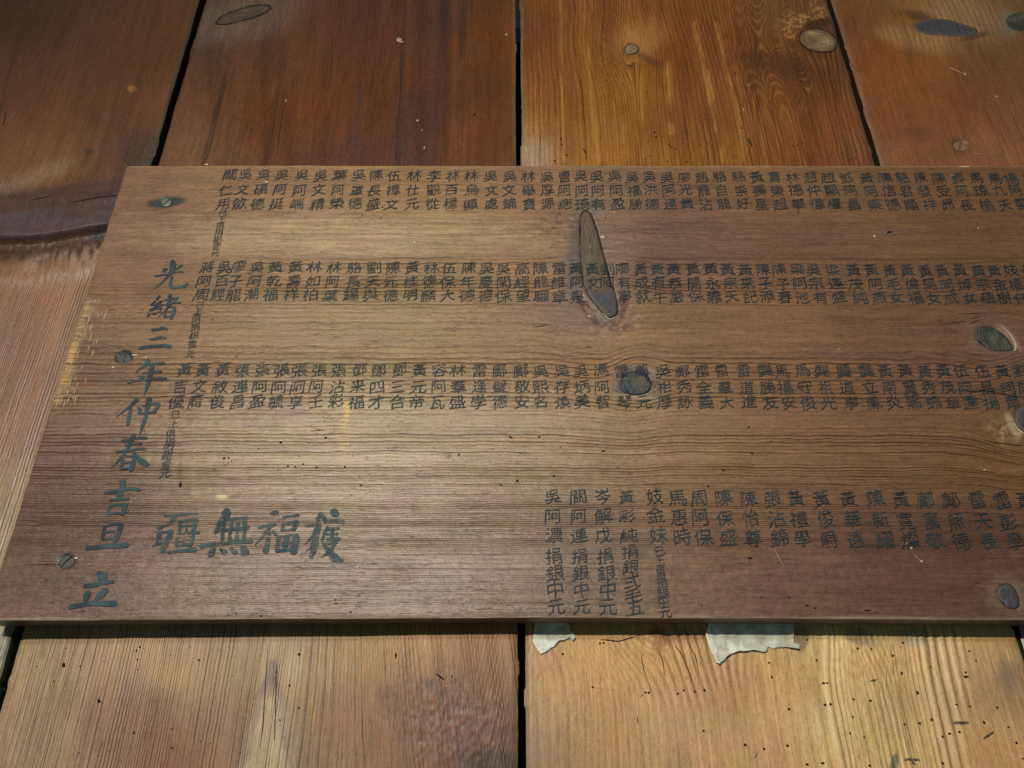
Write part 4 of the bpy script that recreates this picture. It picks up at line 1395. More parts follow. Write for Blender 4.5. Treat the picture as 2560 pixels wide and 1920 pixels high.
# yellow drip in the middle and a faint brown run left
C = mixc(C, ellipse(PX, PY, 867, 1030, 7, 26, 0, .4, .6, 3) * .75, (206, 176, 96))
C = mixc(C, ellipse(PX, PY, 862, 1090, 16, 56, 0, .6, 1.2, 5) * .35, (204, 172, 100))
C = mixc(C, ellipse(PX, PY, 449, 1190, 6, 70, 2, .6, .5) * .45, (92, 68, 56))
C = mixc(C, ellipse(PX, PY, 436, 1450, 9, 70, 12, .6, .5) * .35, (98, 72, 58))
C = mixc(C, ellipse(PX, PY, 540, 1345, 1, 1, 0, .4) * .2, (98, 72, 58))
for (a, b_, w_, h_, al, cc) in ((556, 1242, 14, 7, .7, (206, 196, 140)), (580, 1196, 20, 5, .45, (90, 60, 44)), (344, 1470, 12, 9, .5, (82, 64, 48)),
                               (648, 1480, 60, 26, .25, (128, 96, 84)), (1000, 1420, 90, 30, .2, (120, 90, 78)), (1900, 1440, 60, 30, .25, (112, 82, 66)),
                               (700, 1030, 60, 14, .25, (140, 108, 96)), (1320, 760, 60, 30, .2, (120, 88, 84)), (300, 1400, 80, 30, .2, (112, 80, 72)),
                               (2230, 580, 26, 14, .3, (104, 82, 84)), (1620, 892, 44, 8, .4, (126, 98, 84)), (2070, 880, 60, 10, .35, (104, 82, 80))):
    C = mixc(C, ellipse(PX, PY, a, b_, w_, h_, 0, .5, .6, int(a) % 13) * al, cc)
# worn pale rims and rounded arrises
d_t = ztop - ZZ
d_b = ZZ - zbot + 0.0004 * np.sin(XX * 60)
d_l_ = XX - bl
C = mixc(C, (1 - ss(0.0006, 0.0022, d_t)) * .55, (176, 148, 112))
C = mixc(C, (1 - ss(0.0004, 0.0016, d_b)) * .5, (190, 168, 140))
C = mixc(C, (1 - ss(0.0004, 0.0018, d_l_)) * .4, (150, 124, 96))
for d_ in (d_t, d_b, d_l_):
    t_ = np.clip(1 - (d_ + .0006 * (vn(PX / 30, PY / 30, 4) - .5)) / 0.0016, 0, 1)
    H = H - 0.0009 * t_ * t_
# a dip along the lower edge
gl = 0.10 + 0.25 * ss(1000, 1250, PY)
H = H - 0.00010 * np.cos(ring * 2 * np.pi) * np.clip(rcon, 0, 1)
for poly in (KN1, KN2, KN3, KN4, KN5):
    sel = seg_dist(PX, PY, poly, True)
    H = H - 0.0005 * np.exp(-(sel / 3.5) ** 2)
    C = mixc(C, np.exp(-(sel / 3.5) ** 2) * .25, (60, 46, 36))
    C = mixc(C, np.exp(-(sel / 16.0) ** 2) * .35 * ss(.3, .6, fbm(PX / 12, PY / 12, 217)), (96, 84, 72))

BOFF = Vector((bl, BT, zbot))
board = empty("inscribed_board", BOFF)
tag(board, "wide old wooden board painted with rows of blue black Chinese characters, screwed across the planks", "inscribed board")
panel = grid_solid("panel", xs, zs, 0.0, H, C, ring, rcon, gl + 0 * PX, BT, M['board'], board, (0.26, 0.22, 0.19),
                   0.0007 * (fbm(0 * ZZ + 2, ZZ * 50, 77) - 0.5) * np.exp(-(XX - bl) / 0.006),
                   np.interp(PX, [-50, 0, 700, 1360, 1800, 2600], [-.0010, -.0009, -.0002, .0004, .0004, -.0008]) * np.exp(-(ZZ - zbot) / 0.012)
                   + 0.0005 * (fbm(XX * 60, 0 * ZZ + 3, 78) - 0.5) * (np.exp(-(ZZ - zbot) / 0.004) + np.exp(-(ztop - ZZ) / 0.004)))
panel.location = -BOFF
S0 = Sampler(xs, zs, H, 0.0)


def on_board(o, label=None):
    o.parent = board
    o.location = -BOFF
    if label:
        o["label"] = label
    return o


def bknot(poly, mat, label, dome=.06, crackw=2.4, rings=.05, seed=0, line=True):
    pl = smooth_closed(poly, 4)
    o = plate("knot", pl, S0, 0.0, 0.12, dome, 1.0, mat, board, 1.2, 0.25, 0, seed, rings)
    on_board(o, label)
    if line:
        V, F = [], []
        n = len(pl)
        i = 0
        while i < n:
            run = random.randint(10, 16)
            pts = [(pl[(i + k) % n][0], pl[(i + k) % n][1], crackw * random.uniform(.4, 1.2)) for k in range(run)]
            pts[0] = pts[0][:2] + (.5,)
            pts[-1] = pts[-1][:2] + (.5,)
            ribbon_geo(pts, S0, 0.00045, V, F, False, 0.0, 1, .3)
            i += run - (0 if random.random() < .5 else 1)
        on_board(mesh_obj("knot_crack", V, orient(V, F), M['crack'], board))
    return o


KN1a = [p for p in KN1 if p[1] < 730]
bknot(KN1, M['knot_grey'], "long grey spindle shaped knot cutting through the second row", .06, 1.9, 0.02, 11)
# its blue grey lower end, a separate inset piece
bl_end = [(1466, 722), (1490, 726), (1512, 730), (1534, 722), (1541, 748), (1544, 775), (1536, 789), (1524, 792), (1508, 783), (1490, 763), (1475, 744)]
o = plate("knot", smooth_closed(bl_end, 4), S0, 0.0, 0.45, .2, .5, M['knot_blue'], board, 1.2, .3, 0, 12, .05)
on_board(o, "blue grey rounded end of the long knot")
bknot(KN2, M['knot_teal'], "round knot stained teal in the third row", .06, 1.0, .08, 13)
bknot(KN3, M['knot_green'], "green grey slanting knot right of the centre rows", .06, 1.2, .10, 14, False)
bknot(KN4, M['knot_blue'], "dark blue grey knot cut by the right edge of the picture", .1, 1.2, .05, 15)
bknot(KN5, M['knot_blue'], "small cracked blue grey knot near the lower right", .12, 1.4, .12, 16)


def bmarks(name, ribbons, discs, mat, off=0.14, kind="stuff"):
    V, F = [], []
    for r in ribbons:
        ribbon_geo(r, S0, off * .001, V, F, False, 0.0, 4, .25)
    for d in discs:
        disc_geo(d[0], d[1], d[2], d[3], S0, off * .001, V, F, 0.0, d[4] if len(d) > 4 else 0)
    o = mesh_obj(name, V, orient(V, F), mat, board)
    on_board(o)
    if kind:
        o["kind"] = kind
    return o


rb = random.Random(3)
bmarks("crack", [[(1516, 716, 1), (1526, 716, 6), (1537, 724, 2)], [(1470, 560, .6), (1476, 620, 1.8), (1486, 680, .6)], [(1492, 620, .6), (1500, 668, 1.6), (1508, 706, .6)],
                 [(1483, 545, 1), (1495, 585, 3.5), (1506, 625, 2), (1518, 670, 3), (1528, 712, 4)], [(1448, 560, 1), (1451, 575, 4), (1449, 600, 1)],
                 [(1556, 950, 1), (1566, 975, 2.4), (1580, 985, 1)], [(1600, 930, 1), (1620, 940, 4), (1628, 956, 2)],
                 [(2442, 826, 1), (2446, 850, 3.5), (2462, 866, 2)], [(2505, 832, .8), (2522, 852, 2), (2530, 868, 1)], [(2456, 826, .6), (2462, 846, 2.4), (2478, 872, 1)], [(2478, 824, .6), (2490, 846, 2.2), (2502, 870, .8)],
                 [(2508, 1466, 1), (2514, 1484, 4.5), (2508, 1512, 3)], [(2522, 1470, 2), (2534, 1492, 3.5), (2528, 1512, 1)], [(2512, 1490, 1), (2526, 1500, 3)],
                 [(2550, 1020, 1), (2556, 1045, 2), (2560, 1070, 1)], [(2395, 784, .5), (2432, 784, 2.4), (2452, 783, .6)], [(2425, 797, .5), (2440, 794, 2.8), (2453, 792, .6)],
                 [(2424, 810, .5), (2438, 804, 2.4), (2450, 800, .6)], [(2350, 812, 1), (2380, 808, 2.4), (2408, 804, 1.6), (2414, 806, .8)],
                 [(1460, 870, .6), (1474, 867, 2), (1480, 870, .8)], [(1574, 965, .8), (1584, 974, 2.2), (1592, 986, 1.4)],
                 [(1572, 940, .8), (1572, 955, 2), (1580, 968, .8)], [(2360, 973, .6), (2400, 976, 1.8), (2440, 979, 2.6), (2462, 980, .6)],
                 [(2432, 974, .8), (2470, 978, 2.4), (2520, 988, 2.4), (2560, 994, 1)], [(2395, 994, .6), (2440, 996, 2.6), (2464, 1000, .8)],
                 [(2458, 1100, .8), (2500, 1108, 2.4), (2560, 1114, 1.4)], [(1330, 818, .5), (1350, 816, 2), (1374, 810, .5)],
                 [(783, 1076, .5), (797, 1075, 2.2), (812, 1075, .5)], [(60, 1412, .5), (120, 1411, 1.8), (148, 1411, 1.2)],
                 [(300, 984 - 100, .5), (0 + 301, 884, .5)]], [], M['crack'], .16)
pits = [(702, 1106, 4, 2.6), (1348, 862 + 230, 3, 2.2), (1275, 1092, 3.2, 2.2), (1279, 1095, 2.4, 2), (1300, 1132, 3, 2), (1385, 1190, 3.6, 2.6),
        (1293, 1202, 3.6, 3), (1253, 1213, 3, 2.4), (1147, 1137, 3, 2.2), (1508, 1128, 5, 1.8), (1880, 1133, 3, 3), (1808, 1176, 3, 2.4),
        (1872, 1067, 3, 2), (1770, 1216, 4, 2), (560, 1146, 4, 2.6), (720, 1165, 3, 2), (738, 1167, 2.4, 1.8), (792, 1168, 3, 2.4), (862, 1167, 3, 2),
        (758, 1160, 3, 1.6), (902, 1213, 3, 2), (451, 1212, 4, 6), (572, 1145, 2.4, 2), (646, 1121, 2.4, 1.6), (814, 1095, 3, 3, 40),
        (840, 1509, 3, 2.6), (877, 1530, 3, 2.6), (652, 1540, 2.6, 2.2), (590, 1534, 2.2, 2), (838, 1500, 2.2, 2), (956, 518 + 0, 2.6, 2), (1514, 545, 2, 1.4),
        (2224, 580, 7, 2.6, 10), (1995, 530, 3, 2), (1875, 1396, 6, 2.4), (1903, 1494, 4, 1.8), (1972, 1494, 3, 2), (2018, 1514, 6, 2), (2038, 1520, 3, 3),
        (2168, 1526, 8, 1.8), (952, 545, 2, 2), (905, 538, 3, 1.2)]
pits += [(rb.uniform(120, 2540), rb.uniform(1020, 1535), rb.uniform(.9, 2.0), rb.uniform(.8, 1.4)) for _ in range(170)]
pits += [(rb.uniform(330, 2540), rb.uniform(430, 1000), rb.uniform(.8, 1.6), rb.uniform(.7, 1.2)) for _ in range(60)]
bmarks("insect_holes", [], pits, M['hole'], .15)
# pale scratches: long slivers along the grain, the hatch of saw marks by the left edge, one long slanting scratch
rib = [[(1935, 1371, .6), (1946, 1393, 2.0), (1960, 1417, .6)], [(2283, 1382, .6), (2292, 1393, 1.4), (2303, 1402, .6)]]
for i in range(58):
    x, y = rb.uniform(480, 1560), rb.choice([rb.uniform(520, 640), rb.uniform(740, 900), rb.uniform(640, 900)])
    L_ = rb.uniform(14, 60)
    rib.append([(x, y, .4), (x + L_ / 2, y + rb.uniform(-2, 2), rb.uniform(.8, 1.7)), (x + L_, y + rb.uniform(-3, 3), .4)])
for i in range(40):
    x, y = rb.uniform(300, 1500), rb.uniform(1180, 1535)
    L_ = rb.uniform(10, 50)
    rib.append([(x, y, .4), (x + L_ / 2, y + rb.uniform(-1, 1), rb.uniform(.7, 1.3)), (x + L_, y + rb.uniform(-1, 1), .4)])
bmarks("pale_scratches", rib, [], M['pale'], .13)
rib = []


def edge_x(y):
    return 314 - .307 * (y - 410)


for i in range(9):
    base_x = 12 + i * 9
    y = 740 + rb.uniform(0, 20)
    while y < 1012:
        L_ = rb.uniform(8, 30)
        fade = 70 - 30 * abs((y - 800) / 120.0) if y < 860 else 58
        if base_x < fade + rb.uniform(-10, 12) and rb.random() < .72:
            x = edge_x(y) + base_x + rb.uniform(-2, 2)
            rib.append([(x, y, .6), (x - .33 * L_ / 2, y + L_ / 2, rb.uniform(1.6, 3.0)), (x - .33 * L_, y + L_, .6)])
        y += L_ + rb.uniform(3, 16)
for i in range(34):
    y = rb.uniform(745, 1010)
    x = edge_x(y) + 3
    L_ = rb.uniform(8, 32)
    rib.append([(x, y, 1.2), (x + L_ / 2, y + rb.uniform(-1, 1), rb.uniform(1.2, 2.6)), (x + L_, y + rb.uniform(-1, 1), .5)])
bmarks("saw_scratches", rib, [], M['pale'], .16)
bmarks("pale_flecks", [[(2500, 812, .8), (2524, 836, 2.6), (2538, 862, 4), (2536, 878, 2)], [(2534, 1056, 1), (2546, 1074, 3.5), (2566, 1086, 3)],
                       [(1466, 724, .6), (1490, 760, 1.8), (1520, 796, 2.4), (1540, 792, 1)], [(1560, 986, .8), (1590, 992, 2.4), (1620, 984, .8)]], [(516, 411, 4, 1.4), (2381, 438, 3.4, 3), (2445, 571, 2, 1.6), (666, 456, 4, 2), (1473, 790, 4.5, 3.6), (1506, 593, 5, 3),
                           (336, 887, 8, 1.8, 6), (283, 918, 2.4, 3), (190, 1395, 4.4, 2.6), (668, 1216, 2.6, 1.8), (1965, 1330, 2.6, 3),
                           (2096, 873, 2, 1.6), (2304, 1403, 4.4, 2), (2410, 417, 16, 1.4), (1036, 607, 3, 2.4), (2186, 590, 3, 3), (2460, 1175, 3, 2),
                           (1382, 980, 3, 2), (2264, 1360, 4, 2, 30), (2278, 1370, 3, 3), (366, 893, 3, 1.4), (1090, 470, 3, 1.2)],
       M['fleckwhite'], .2)

s1 = screw("screw", 415, 505, 3.3, 50, S0, 0.0, 0.25, M['steel'], board, .15)
on_board(s1, "small pale slotted screw in a dark stain near the top left corner")
s2 = screw("screw", 309, 896, 4.3, 88, S0, 0.0, 0.15, M['steel_dark'], board, .10)
on_board(s2, "dark slotted screw sunk near the left edge at mid height")
s3 = screw("screw", 165, 1405, 3.8, 55, S0, 0.0, 0.55, M['steel_dark'], board, .13)
on_board(s3, "grey slotted screw near the lower left corner")

# ------------------------------------------------------------------ the brush lettering
_cache = {}


def glyph(ch):
    if ch in _cache:
        return _cache[ch]
    c = bpy.data.curves.new('glyph', 'FONT')
    c.body = ch
    c.resolution_u = 2
    o = bpy.data.objects.new('glyph', c)
    COL.objects.link(o)
    dg = bpy.context.evaluated_depsgraph_get()
    m = bpy.data.meshes.new_from_object(o.evaluated_get(dg))
    v = np.array([x.co[:2] for x in m.vertices])
    f = [tuple(p.vertices) for p in m.polygons]
    bpy.data.objects.remove(o)
    bpy.data.curves.remove(c)
    bpy.data.meshes.remove(m)
    dirs = {}
    fl = []
    for q in f:
        a = sum(v[q[i]][0] * v[q[(i + 1) % len(q)]][1] - v[q[(i + 1) % len(q)]][0] * v[q[i]][1] for i in range(len(q)))
        fl.append(q if a > 0 else tuple(reversed(q)))
    es = {(q[i], q[(i + 1) % len(q)]) for q in fl for i in range(len(q))}
    nrm = {}
    for (a, b) in es:
        if (b, a) not in es:
            d = v[b] - v[a]
            n = np.array([-d[1], d[0]]) / (np.hypot(*d) + 1e-9)
            nrm.setdefault(a, []).append(n)
            nrm.setdefault(b, []).append(n)
    v2 = v.copy()
    for i, ns in nrm.items():
        if len(ns) == 2:
            m_ = (ns[0] + ns[1]) / max(1 + float(ns[0] @ ns[1]), 0.35)
            v2[i] = v[i] + m_ * np.array([-0.001, 0.006])
    f = fl
    v = v2 - np.array([0.5, 0.38])
    _cache[ch] = (v, f)
    return _cache[ch]


LOFF = 0.00052


def follow_grain(o):
    """give the paint the grain coordinate of the wood under it"""
    me = o.data
    n = len(me.vertices)
    co = np.empty(n * 3)
    me.vertices.foreach_get("co", co)
    co = co.reshape(n, 3)
    i = np.clip(np.round((co[:, 0] - xs[0]) / (xs[1] - xs[0])).astype(int), 0, len(xs) - 1)
    j = np.clip((co[:, 2] - zs[0]) / (zs[1] - zs[0]), 0, len(zs) - 1.001)
    j0 = j.astype(int)
    for nm, A in (("ring", ring), ("rc", rcon)):
        q = me.attributes.new(nm, 'FLOAT', 'POINT')
        q.data.foreach_set("value", (A[j0, i] * (1 - (j - j0)) + A[j0 + 1, i] * (j - j0)).astype(np.float32))


def put_char(ch, X, Zc, w, h, V, F, slant=0.15):
    v, f = glyph(ch)
    a = math.radians(random.uniform(-2.5, 2.5))
    w *= random.uniform(.92, 1.06)
    h *= random.uniform(.93, 1.06)
    u = v[:, 0]
    t = v[:, 1] + slant * u + 0.04 * np.sin(u * 5 + random.uniform(0, 6)) * .5
    u = u + 0.03 * np.sin(v[:, 1] * 6 + random.uniform(0, 6))
    jit = np.random.RandomState(random.randint(0, 10 ** 6))
    u = u * (1.0 - 0.16 * v[:, 1]) + jit.normal(0, 0.007, len(u))
    t = t + jit.normal(0, 0.006, len(u))
    x = X + (u * math.cos(a) - t * math.sin(a)) * w
    z = Zc + (u * math.sin(a) + t * math.cos(a)) * h
    b = len(V)
    for i in range(len(x)):
        V.append((x[i], S0.y(x[i], z[i], LOFF), z[i]))
    for q in f:
        F.append(tuple(b + k for k in q))


def column(chars, px, ys, w=.0102, h=.0108, notes=None):
    """one vertical column of brush characters; px is where its top character stands"""
    V, F = [], []
    X, _ = at(px, ys[0])
    for ch, yy in zip(chars, ys):
        if ch != '　':
            _, z = at(px, yy)
            put_char(ch, X + random.uniform(-.0004, .0004), z, w, h, V, F)
    if notes:
        for (ch, x, y, k) in notes:
            xx, zz = at(x, y)
            put_char(ch, xx, zz, k, k * 1.05, V, F)
    o = mesh_obj("character_column", V, orient(V, F), M['ink'], board)
    follow_grain(o)
    return on_board(o)


def lerp(a, b, t):
    return a + (b - a) * t


R1 = [("關仁用", 497), ("吳文歛", 530), ("吳碩德", 570), ("吳阿挺", 610), ("吳阿端", 652), ("吳文精", 694), ("葉阿榮", 735), ("吳罩德", 775),
      ("陳長盛", 813), ("伍樟文", 852), ("林仕元", 895), ("李觀從", 937), ("林百穩", 977), ("林烏顯", 1019), ("吳文處", 1061), ("吳文鋪", 1100),
      ("林舉寶", 1141), ("吳厚源", 1181), ("曹阿痣", 1218), ("吳阿琦", 1255), ("吳阿有", 1289), ("吳阿盈", 1328), ("吳福勝", 1366), ("吳洪德", 1402),
      ("吳阿連", 1440), ("廖光貴", 1477), ("趙龍沾", 1514), ("駱自龍", 1553), ("駱崇好", 1594), ("黃壽星", 1633), ("曹榮超", 1671), ("林德攀", 1711),
      ("趙仲偉", 1750), ("趙顯權", 1787), ("鄧阿昌", 1828), ("黃阿樂", 1871), ("陳信德", 1910), ("駱君顯", 1948), ("陳發祥", 1987), ("陳受昴", 2027),
      ("鄧阿長", 2067), ("馬琼榆", 2107), ("馬九天", 2148), ("楊阿靈", 2183), ("吳阿有", 2222)]
R2 = [("蔣阿周", 449), ("吳百經", 484), ("廖子龍", 516), ("吳阿潮", 555), ("黃乾福", 596), ("黃壽祥", 639), ("林如柏", 681), ("林阿葉", 722),
      ("駱長錫", 765), ("劉天與", 807), ("陳元德", 848), ("黃桂明", 890), ("林德麟", 930), ("伍保大", 969), ("陳年德", 1012), ("吳慶德", 1050),
      ("吳閏保", 1087), ("高經望", 1128), ("陳龍騮", 1167), ("雷維章", 1206), ("黃阿泉", 1243), ("黃文　", 1280), ("劉阿　", 1311), ("廖有寧", 1345),
      ("黃成就", 1382), ("黃有牛", 1419), ("黃恭嚴", 1454), ("黃開保", 1494), ("黃永瞻", 1533), ("黃宗天", 1571), ("黃来記", 1609), ("陳子添", 1646),
      ("陳子春", 1683), ("梁阿池", 1720), ("吳宗有", 1757), ("梁連盛", 1797), ("黃茂純", 1841), ("黃阿燕", 1881), ("黃毛女", 1921), ("黃倫福", 1959),
      ("黃阿女", 1997), ("黃阿成", 2034), ("黃焯女", 2072), ("黃宗蘊", 2111), ("黃金樹", 2147), ("妓福仟", 2182), ("黃阿福", 2219)]
R3 = [("黃吉優", 398), ("黃文裔", 438), ("黃敘俊", 483), ("張連昌", 525), ("張阿盈", 567), ("張阿毓", 608), ("張阿享", 648), ("張阿壬", 690),
      ("張沾彩", 733), ("鄧来福", 777), ("鄧四才", 818), ("鄧三合", 862), ("黃元帝", 905), ("容阿瓦", 948), ("林羣盛", 990), ("雷逢學", 1035),
      ("鄺璧德", 1080), ("鄺敬安", 1126), ("吳熙名", 1166), ("吳存煥", 1212), ("吳炳美", 1254), ("馮阿智", 1299), ("雷　琴", 1342), ("鄺　元", 1384),
      ("吳相厚", 1430), ("鄺秀詠", 1472), ("雷全義", 1515), ("雷羣大", 1560), ("雷道進", 1606), ("龔勝友", 1652), ("馬福安", 1690), ("馬守俊", 1732),
      ("龔祖光", 1775), ("龔道寧", 1822), ("龔立鳳", 1869), ("黃南炎", 1912), ("黃賢賜", 1955), ("黃秀蟾", 1997), ("黃茂章", 2036), ("伍阿達", 2074),
      ("伍昌揚", 2120), ("黃阿爾", 2163), ("劉阿　", 2203)]
R4 = [("馬惠時", 1462.5), ("周阿保", 1508), ("陳保盛", 1560), ("陳怡尊", 1614), ("張沾錦", 1668), ("黃禮學", 1718), ("黃俊爵", 1773),
      ("黃華遠", 1830), ("陳新耀", 1890), ("黃寛燦", 1944), ("鄺富敬", 1998), ("鄺照德", 2051), ("雷天長", 2108), ("雷彭學", 2163), ("黃　　", 2212)]
K = 2560.0 / 2212.0
NOTE1 = [('已', 557, 533, .0062), ('上', 554, 550, .0056), ('俱', 550.6, 565, .0058), ('捐', 547, 582, .0060), ('銀', 544, 599, .0060),
         ('壹', 541, 616, .0056), ('元', 538, 633, .0060)]
NOTE2 = [('已', 501, 763, .0056), ('上', 495, 779, .0052), ('俱', 491, 797, .0058), ('捐', 488.6, 817, .0060), ('銀', 485, 839, .0060),
         ('壹', 481, 861, .0058), ('元', 476, 885, .0060)]
NOTE3 = [('已', 439, 1037, .0054), ('上', 435, 1060, .0056), ('俱', 427, 1085, .0062), ('捐', 424, 1109, .0064), ('銀', 419, 1136, .0066),
         ('壹', 416, 1160, .0058), ('元', 413, 1183, .0062)]
NOTE4 = [('已', 1648, 1377, .0062), ('上', 1649, 1403, .0056), ('俱', 1651, 1427, .0060), ('捐', 1654, 1453, .0062), ('銀', 1657, 1480, .0062),
         ('中', 1658, 1504, .0060), ('元', 1663, 1530, .0064)]
for row, (ya, yb), (x0, x1), sz, nt in ((R1, ((438, 475, 510), (446, 477, 512)), (560, 2500), (.0101, .0108), NOTE1),
                                        (R2, ((667, 702, 736), (677, 712, 746)), (500, 2500), (.0100, .0102), NOTE2),
                                        (R3, ((925, 966, 1004), (928, 969, 1006)), (440, 2500), (.0097, .0096), NOTE3),
                                        (R4, ((1243, 1292, 1340), (1250, 1304, 1354)), (1600, 2500), (.0102, .0102), None)):
    for i, (s, x) in enumerate(row):
        X = x * K
        t = (X - x0) / (x1 - x0)
        ys = [lerp(ya[k], yb[k], t) + random.uniform(-1.6, 1.6) for k in range(3)]
        column(s, X, ys, sz[0], sz[1], nt if i == 0 else None)
Y7 = (1241, 1290, 1338, 1390, 1433, 1474, 1516)
column("吳阿濃捐銀中元", 1382, Y7, .0098, .0092)
column("關阿連捐銀中元", 1443, Y7, .0098, .0092)
column("岑解戊捐銀中元", 1504, Y7, .0098, .0092)
column("黃彩純捐銀弍毛五", 1565, (1243, 1290, 1339, 1379, 1417, 1453, 1488, 1519), .0098, .0082)
column("妓金妹", 1635, (1241, 1288, 1337), .0100, .0104, NOTE4)

# the large characters, every brush stroke drawn
BIG = {}
BIG[(340, 640, 6.9125)] = [
    ("光", [[(635, 98, 80), (640, 180, 95), (620, 260, 80), (570, 330, 45), (480, 430, 36), (400, 500, 25), (310, 575, 6)],
            [(545, 218, 14), (500, 240, 70), (480, 265, 45)], [(785, 172, 50), (740, 200, 35), (675, 235, 10)],
            [(325, 352, 30), (450, 335, 32), (600, 300, 40), (700, 275, 32), (812, 280, 35)],
            [(620, 360, 50), (605, 440, 48), (590, 505, 50), (622, 545, 46), (720, 550, 40), (830, 530, 60), (872, 500, 45), (880, 455, 5)]]),
    ("緒", [[(405, 700, 50), (340, 780, 32), (262, 850, 34)], [(262, 850, 34), (350, 840, 32), (440, 785, 45)],
            [(440, 785, 40), (340, 880, 36), (245, 945, 36)], [(245, 945, 32), (340, 920, 36), (420, 895, 62), (430, 925, 40)],
            [(205, 1045, 30), (225, 1020, 44), (245, 1005, 20)], [(275, 1005, 20), (345, 1000, 36)], [(385, 985, 34), (430, 965, 20)],
            [(590, 680, 62), (580, 760, 60), (550, 850, 40)], [(480, 780, 14), (560, 762, 32), (640, 742, 32), (730, 715, 28)],
            [(430, 852, 18), (560, 842, 32), (660, 812, 30), (775, 805, 32)],
            [(715, 740, 25), (600, 840, 32), (500, 950, 26), (420, 1030, 18), (360, 1085, 5)],
            [(548, 890, 26), (520, 960, 28), (490, 1060, 35)], [(545, 885, 25), (610, 880, 28), (668, 885, 34)],
            [(668, 895, 50), (650, 980, 58), (612, 1070, 68)], [(520, 972, 18), (620, 965, 18)], [(485, 1057, 24), (600, 1052, 22)]]),
    ("三", [[(285, 1278, 50), (380, 1275, 55), (470, 1250, 62), (535, 1270, 45)], [(222, 1433, 12), (280, 1445, 40), (400, 1415, 60), (510, 1420, 45)],
            [(60, 1600, 55), (200, 1575, 62), (400, 1560, 62), (520, 1560, 75), (590, 1572, 72)]])]
BIG[(260, 880, 5.53)] = [
    ("年", [[(612, 112, 50), (590, 165, 66), (520, 220, 30), (430, 290, 8)], [(640, 178, 30), (720, 165, 36), (825, 160, 46)],
            [(535, 296, 30), (640, 281, 30), (785, 272, 36)], [(470, 340, 12), (512, 352, 52), (560, 345, 30)],
            [(330, 425, 25), (450, 402, 26), (600, 385, 32), (700, 372, 34), (855, 372, 40)],
            [(668, 180, 60), (645, 300, 66), (622, 400, 60), (590, 500, 44), (552, 603, 5)]]),
    ("仲", [[(450, 660, 62), (380, 735, 45), (280, 812, 22), (175, 898, 9)], [(372, 770, 35), (360, 850, 42), (345, 930, 48), (332, 992, 50)],
            [(468, 765, 20), (495, 790, 46), (490, 850, 48)], [(530, 752, 18), (600, 732, 30), (700, 712, 40), (755, 722, 50)],
            [(758, 730, 50), (722, 785, 52), (690, 825, 45)], [(500, 852, 26), (600, 842, 30), (708, 832, 36)],
            [(628, 645, 64), (612, 720, 66), (590, 840, 50), (560, 950, 48), (520, 1060, 35), (492, 1165, 4)]]),
    ("春", [[(255, 1232, 40), (340, 1212, 36), (450, 1196, 33), (580, 1190, 46)], [(292, 1296, 28), (400, 1281, 28), (520, 1270, 32)],
            [(180, 1388, 35), (300, 1370, 33), (450, 1346, 36), (565, 1343, 42)],
            [(405, 1158, 68), (372, 1240, 56), (322, 1350, 45), (250, 1450, 38), (170, 1540, 24), (90, 1620, 5)],
            [(390, 1372, 28), (450, 1442, 45), (530, 1520, 80), (600, 1556, 58), (632, 1556, 14)],
            [(268, 1465, 30), (252, 1540, 45), (238, 1610, 36)], [(300, 1450, 20), (400, 1445, 25)], [(422, 1440, 50), (406, 1540, 60), (378, 1630, 60)],
            [(288, 1535, 25), (362, 1522, 28)], [(245, 1615, 25), (360, 1610, 25)]])]
BIG[(160, 1180, 4.738)] = [
    ("吉", [[(700, 118, 70), (690, 200, 60), (655, 300, 60)], [(490, 250, 36), (600, 236, 36), (700, 215, 36), (800, 200, 40), (890, 215, 38)],
            [(552, 340, 30), (650, 326, 30), (765, 318, 32)], [(542, 405, 26), (532, 485, 38)], [(548, 406, 26), (650, 391, 28), (735, 388, 32)],
            [(735, 396, 52), (700, 492, 52)], [(535, 496, 32), (620, 490, 30), (695, 495, 30)]]),
    ("旦", [[(482, 650, 36), (467, 740, 38), (457, 796, 34)], [(480, 646, 26), (580, 622, 28), (685, 616, 36)], [(680, 628, 56), (652, 720, 60), (605, 808, 60)],
            [(500, 715, 22), (590, 705, 25)], [(462, 800, 25), (580, 790, 25)], [(282, 905, 58), (350, 900, 45), (500, 880, 46), (620, 876, 60), (740, 868, 62)]]),
    ("立", [[(410, 1205, 60), (450, 1230, 112), (475, 1255, 80)], [(252, 1350, 50), (350, 1340, 52), (460, 1311, 46), (575, 1300, 42)],
            [(288, 1425, 52), (270, 1470, 76), (258, 1508, 52)], [(500, 1405, 56), (450, 1442, 80), (380, 1510, 45), (330, 1560, 16)],
            [(70, 1600, 58), (180, 1580, 52), (330, 1556, 52), (480, 1560, 62), (600, 1560, 64)]])]
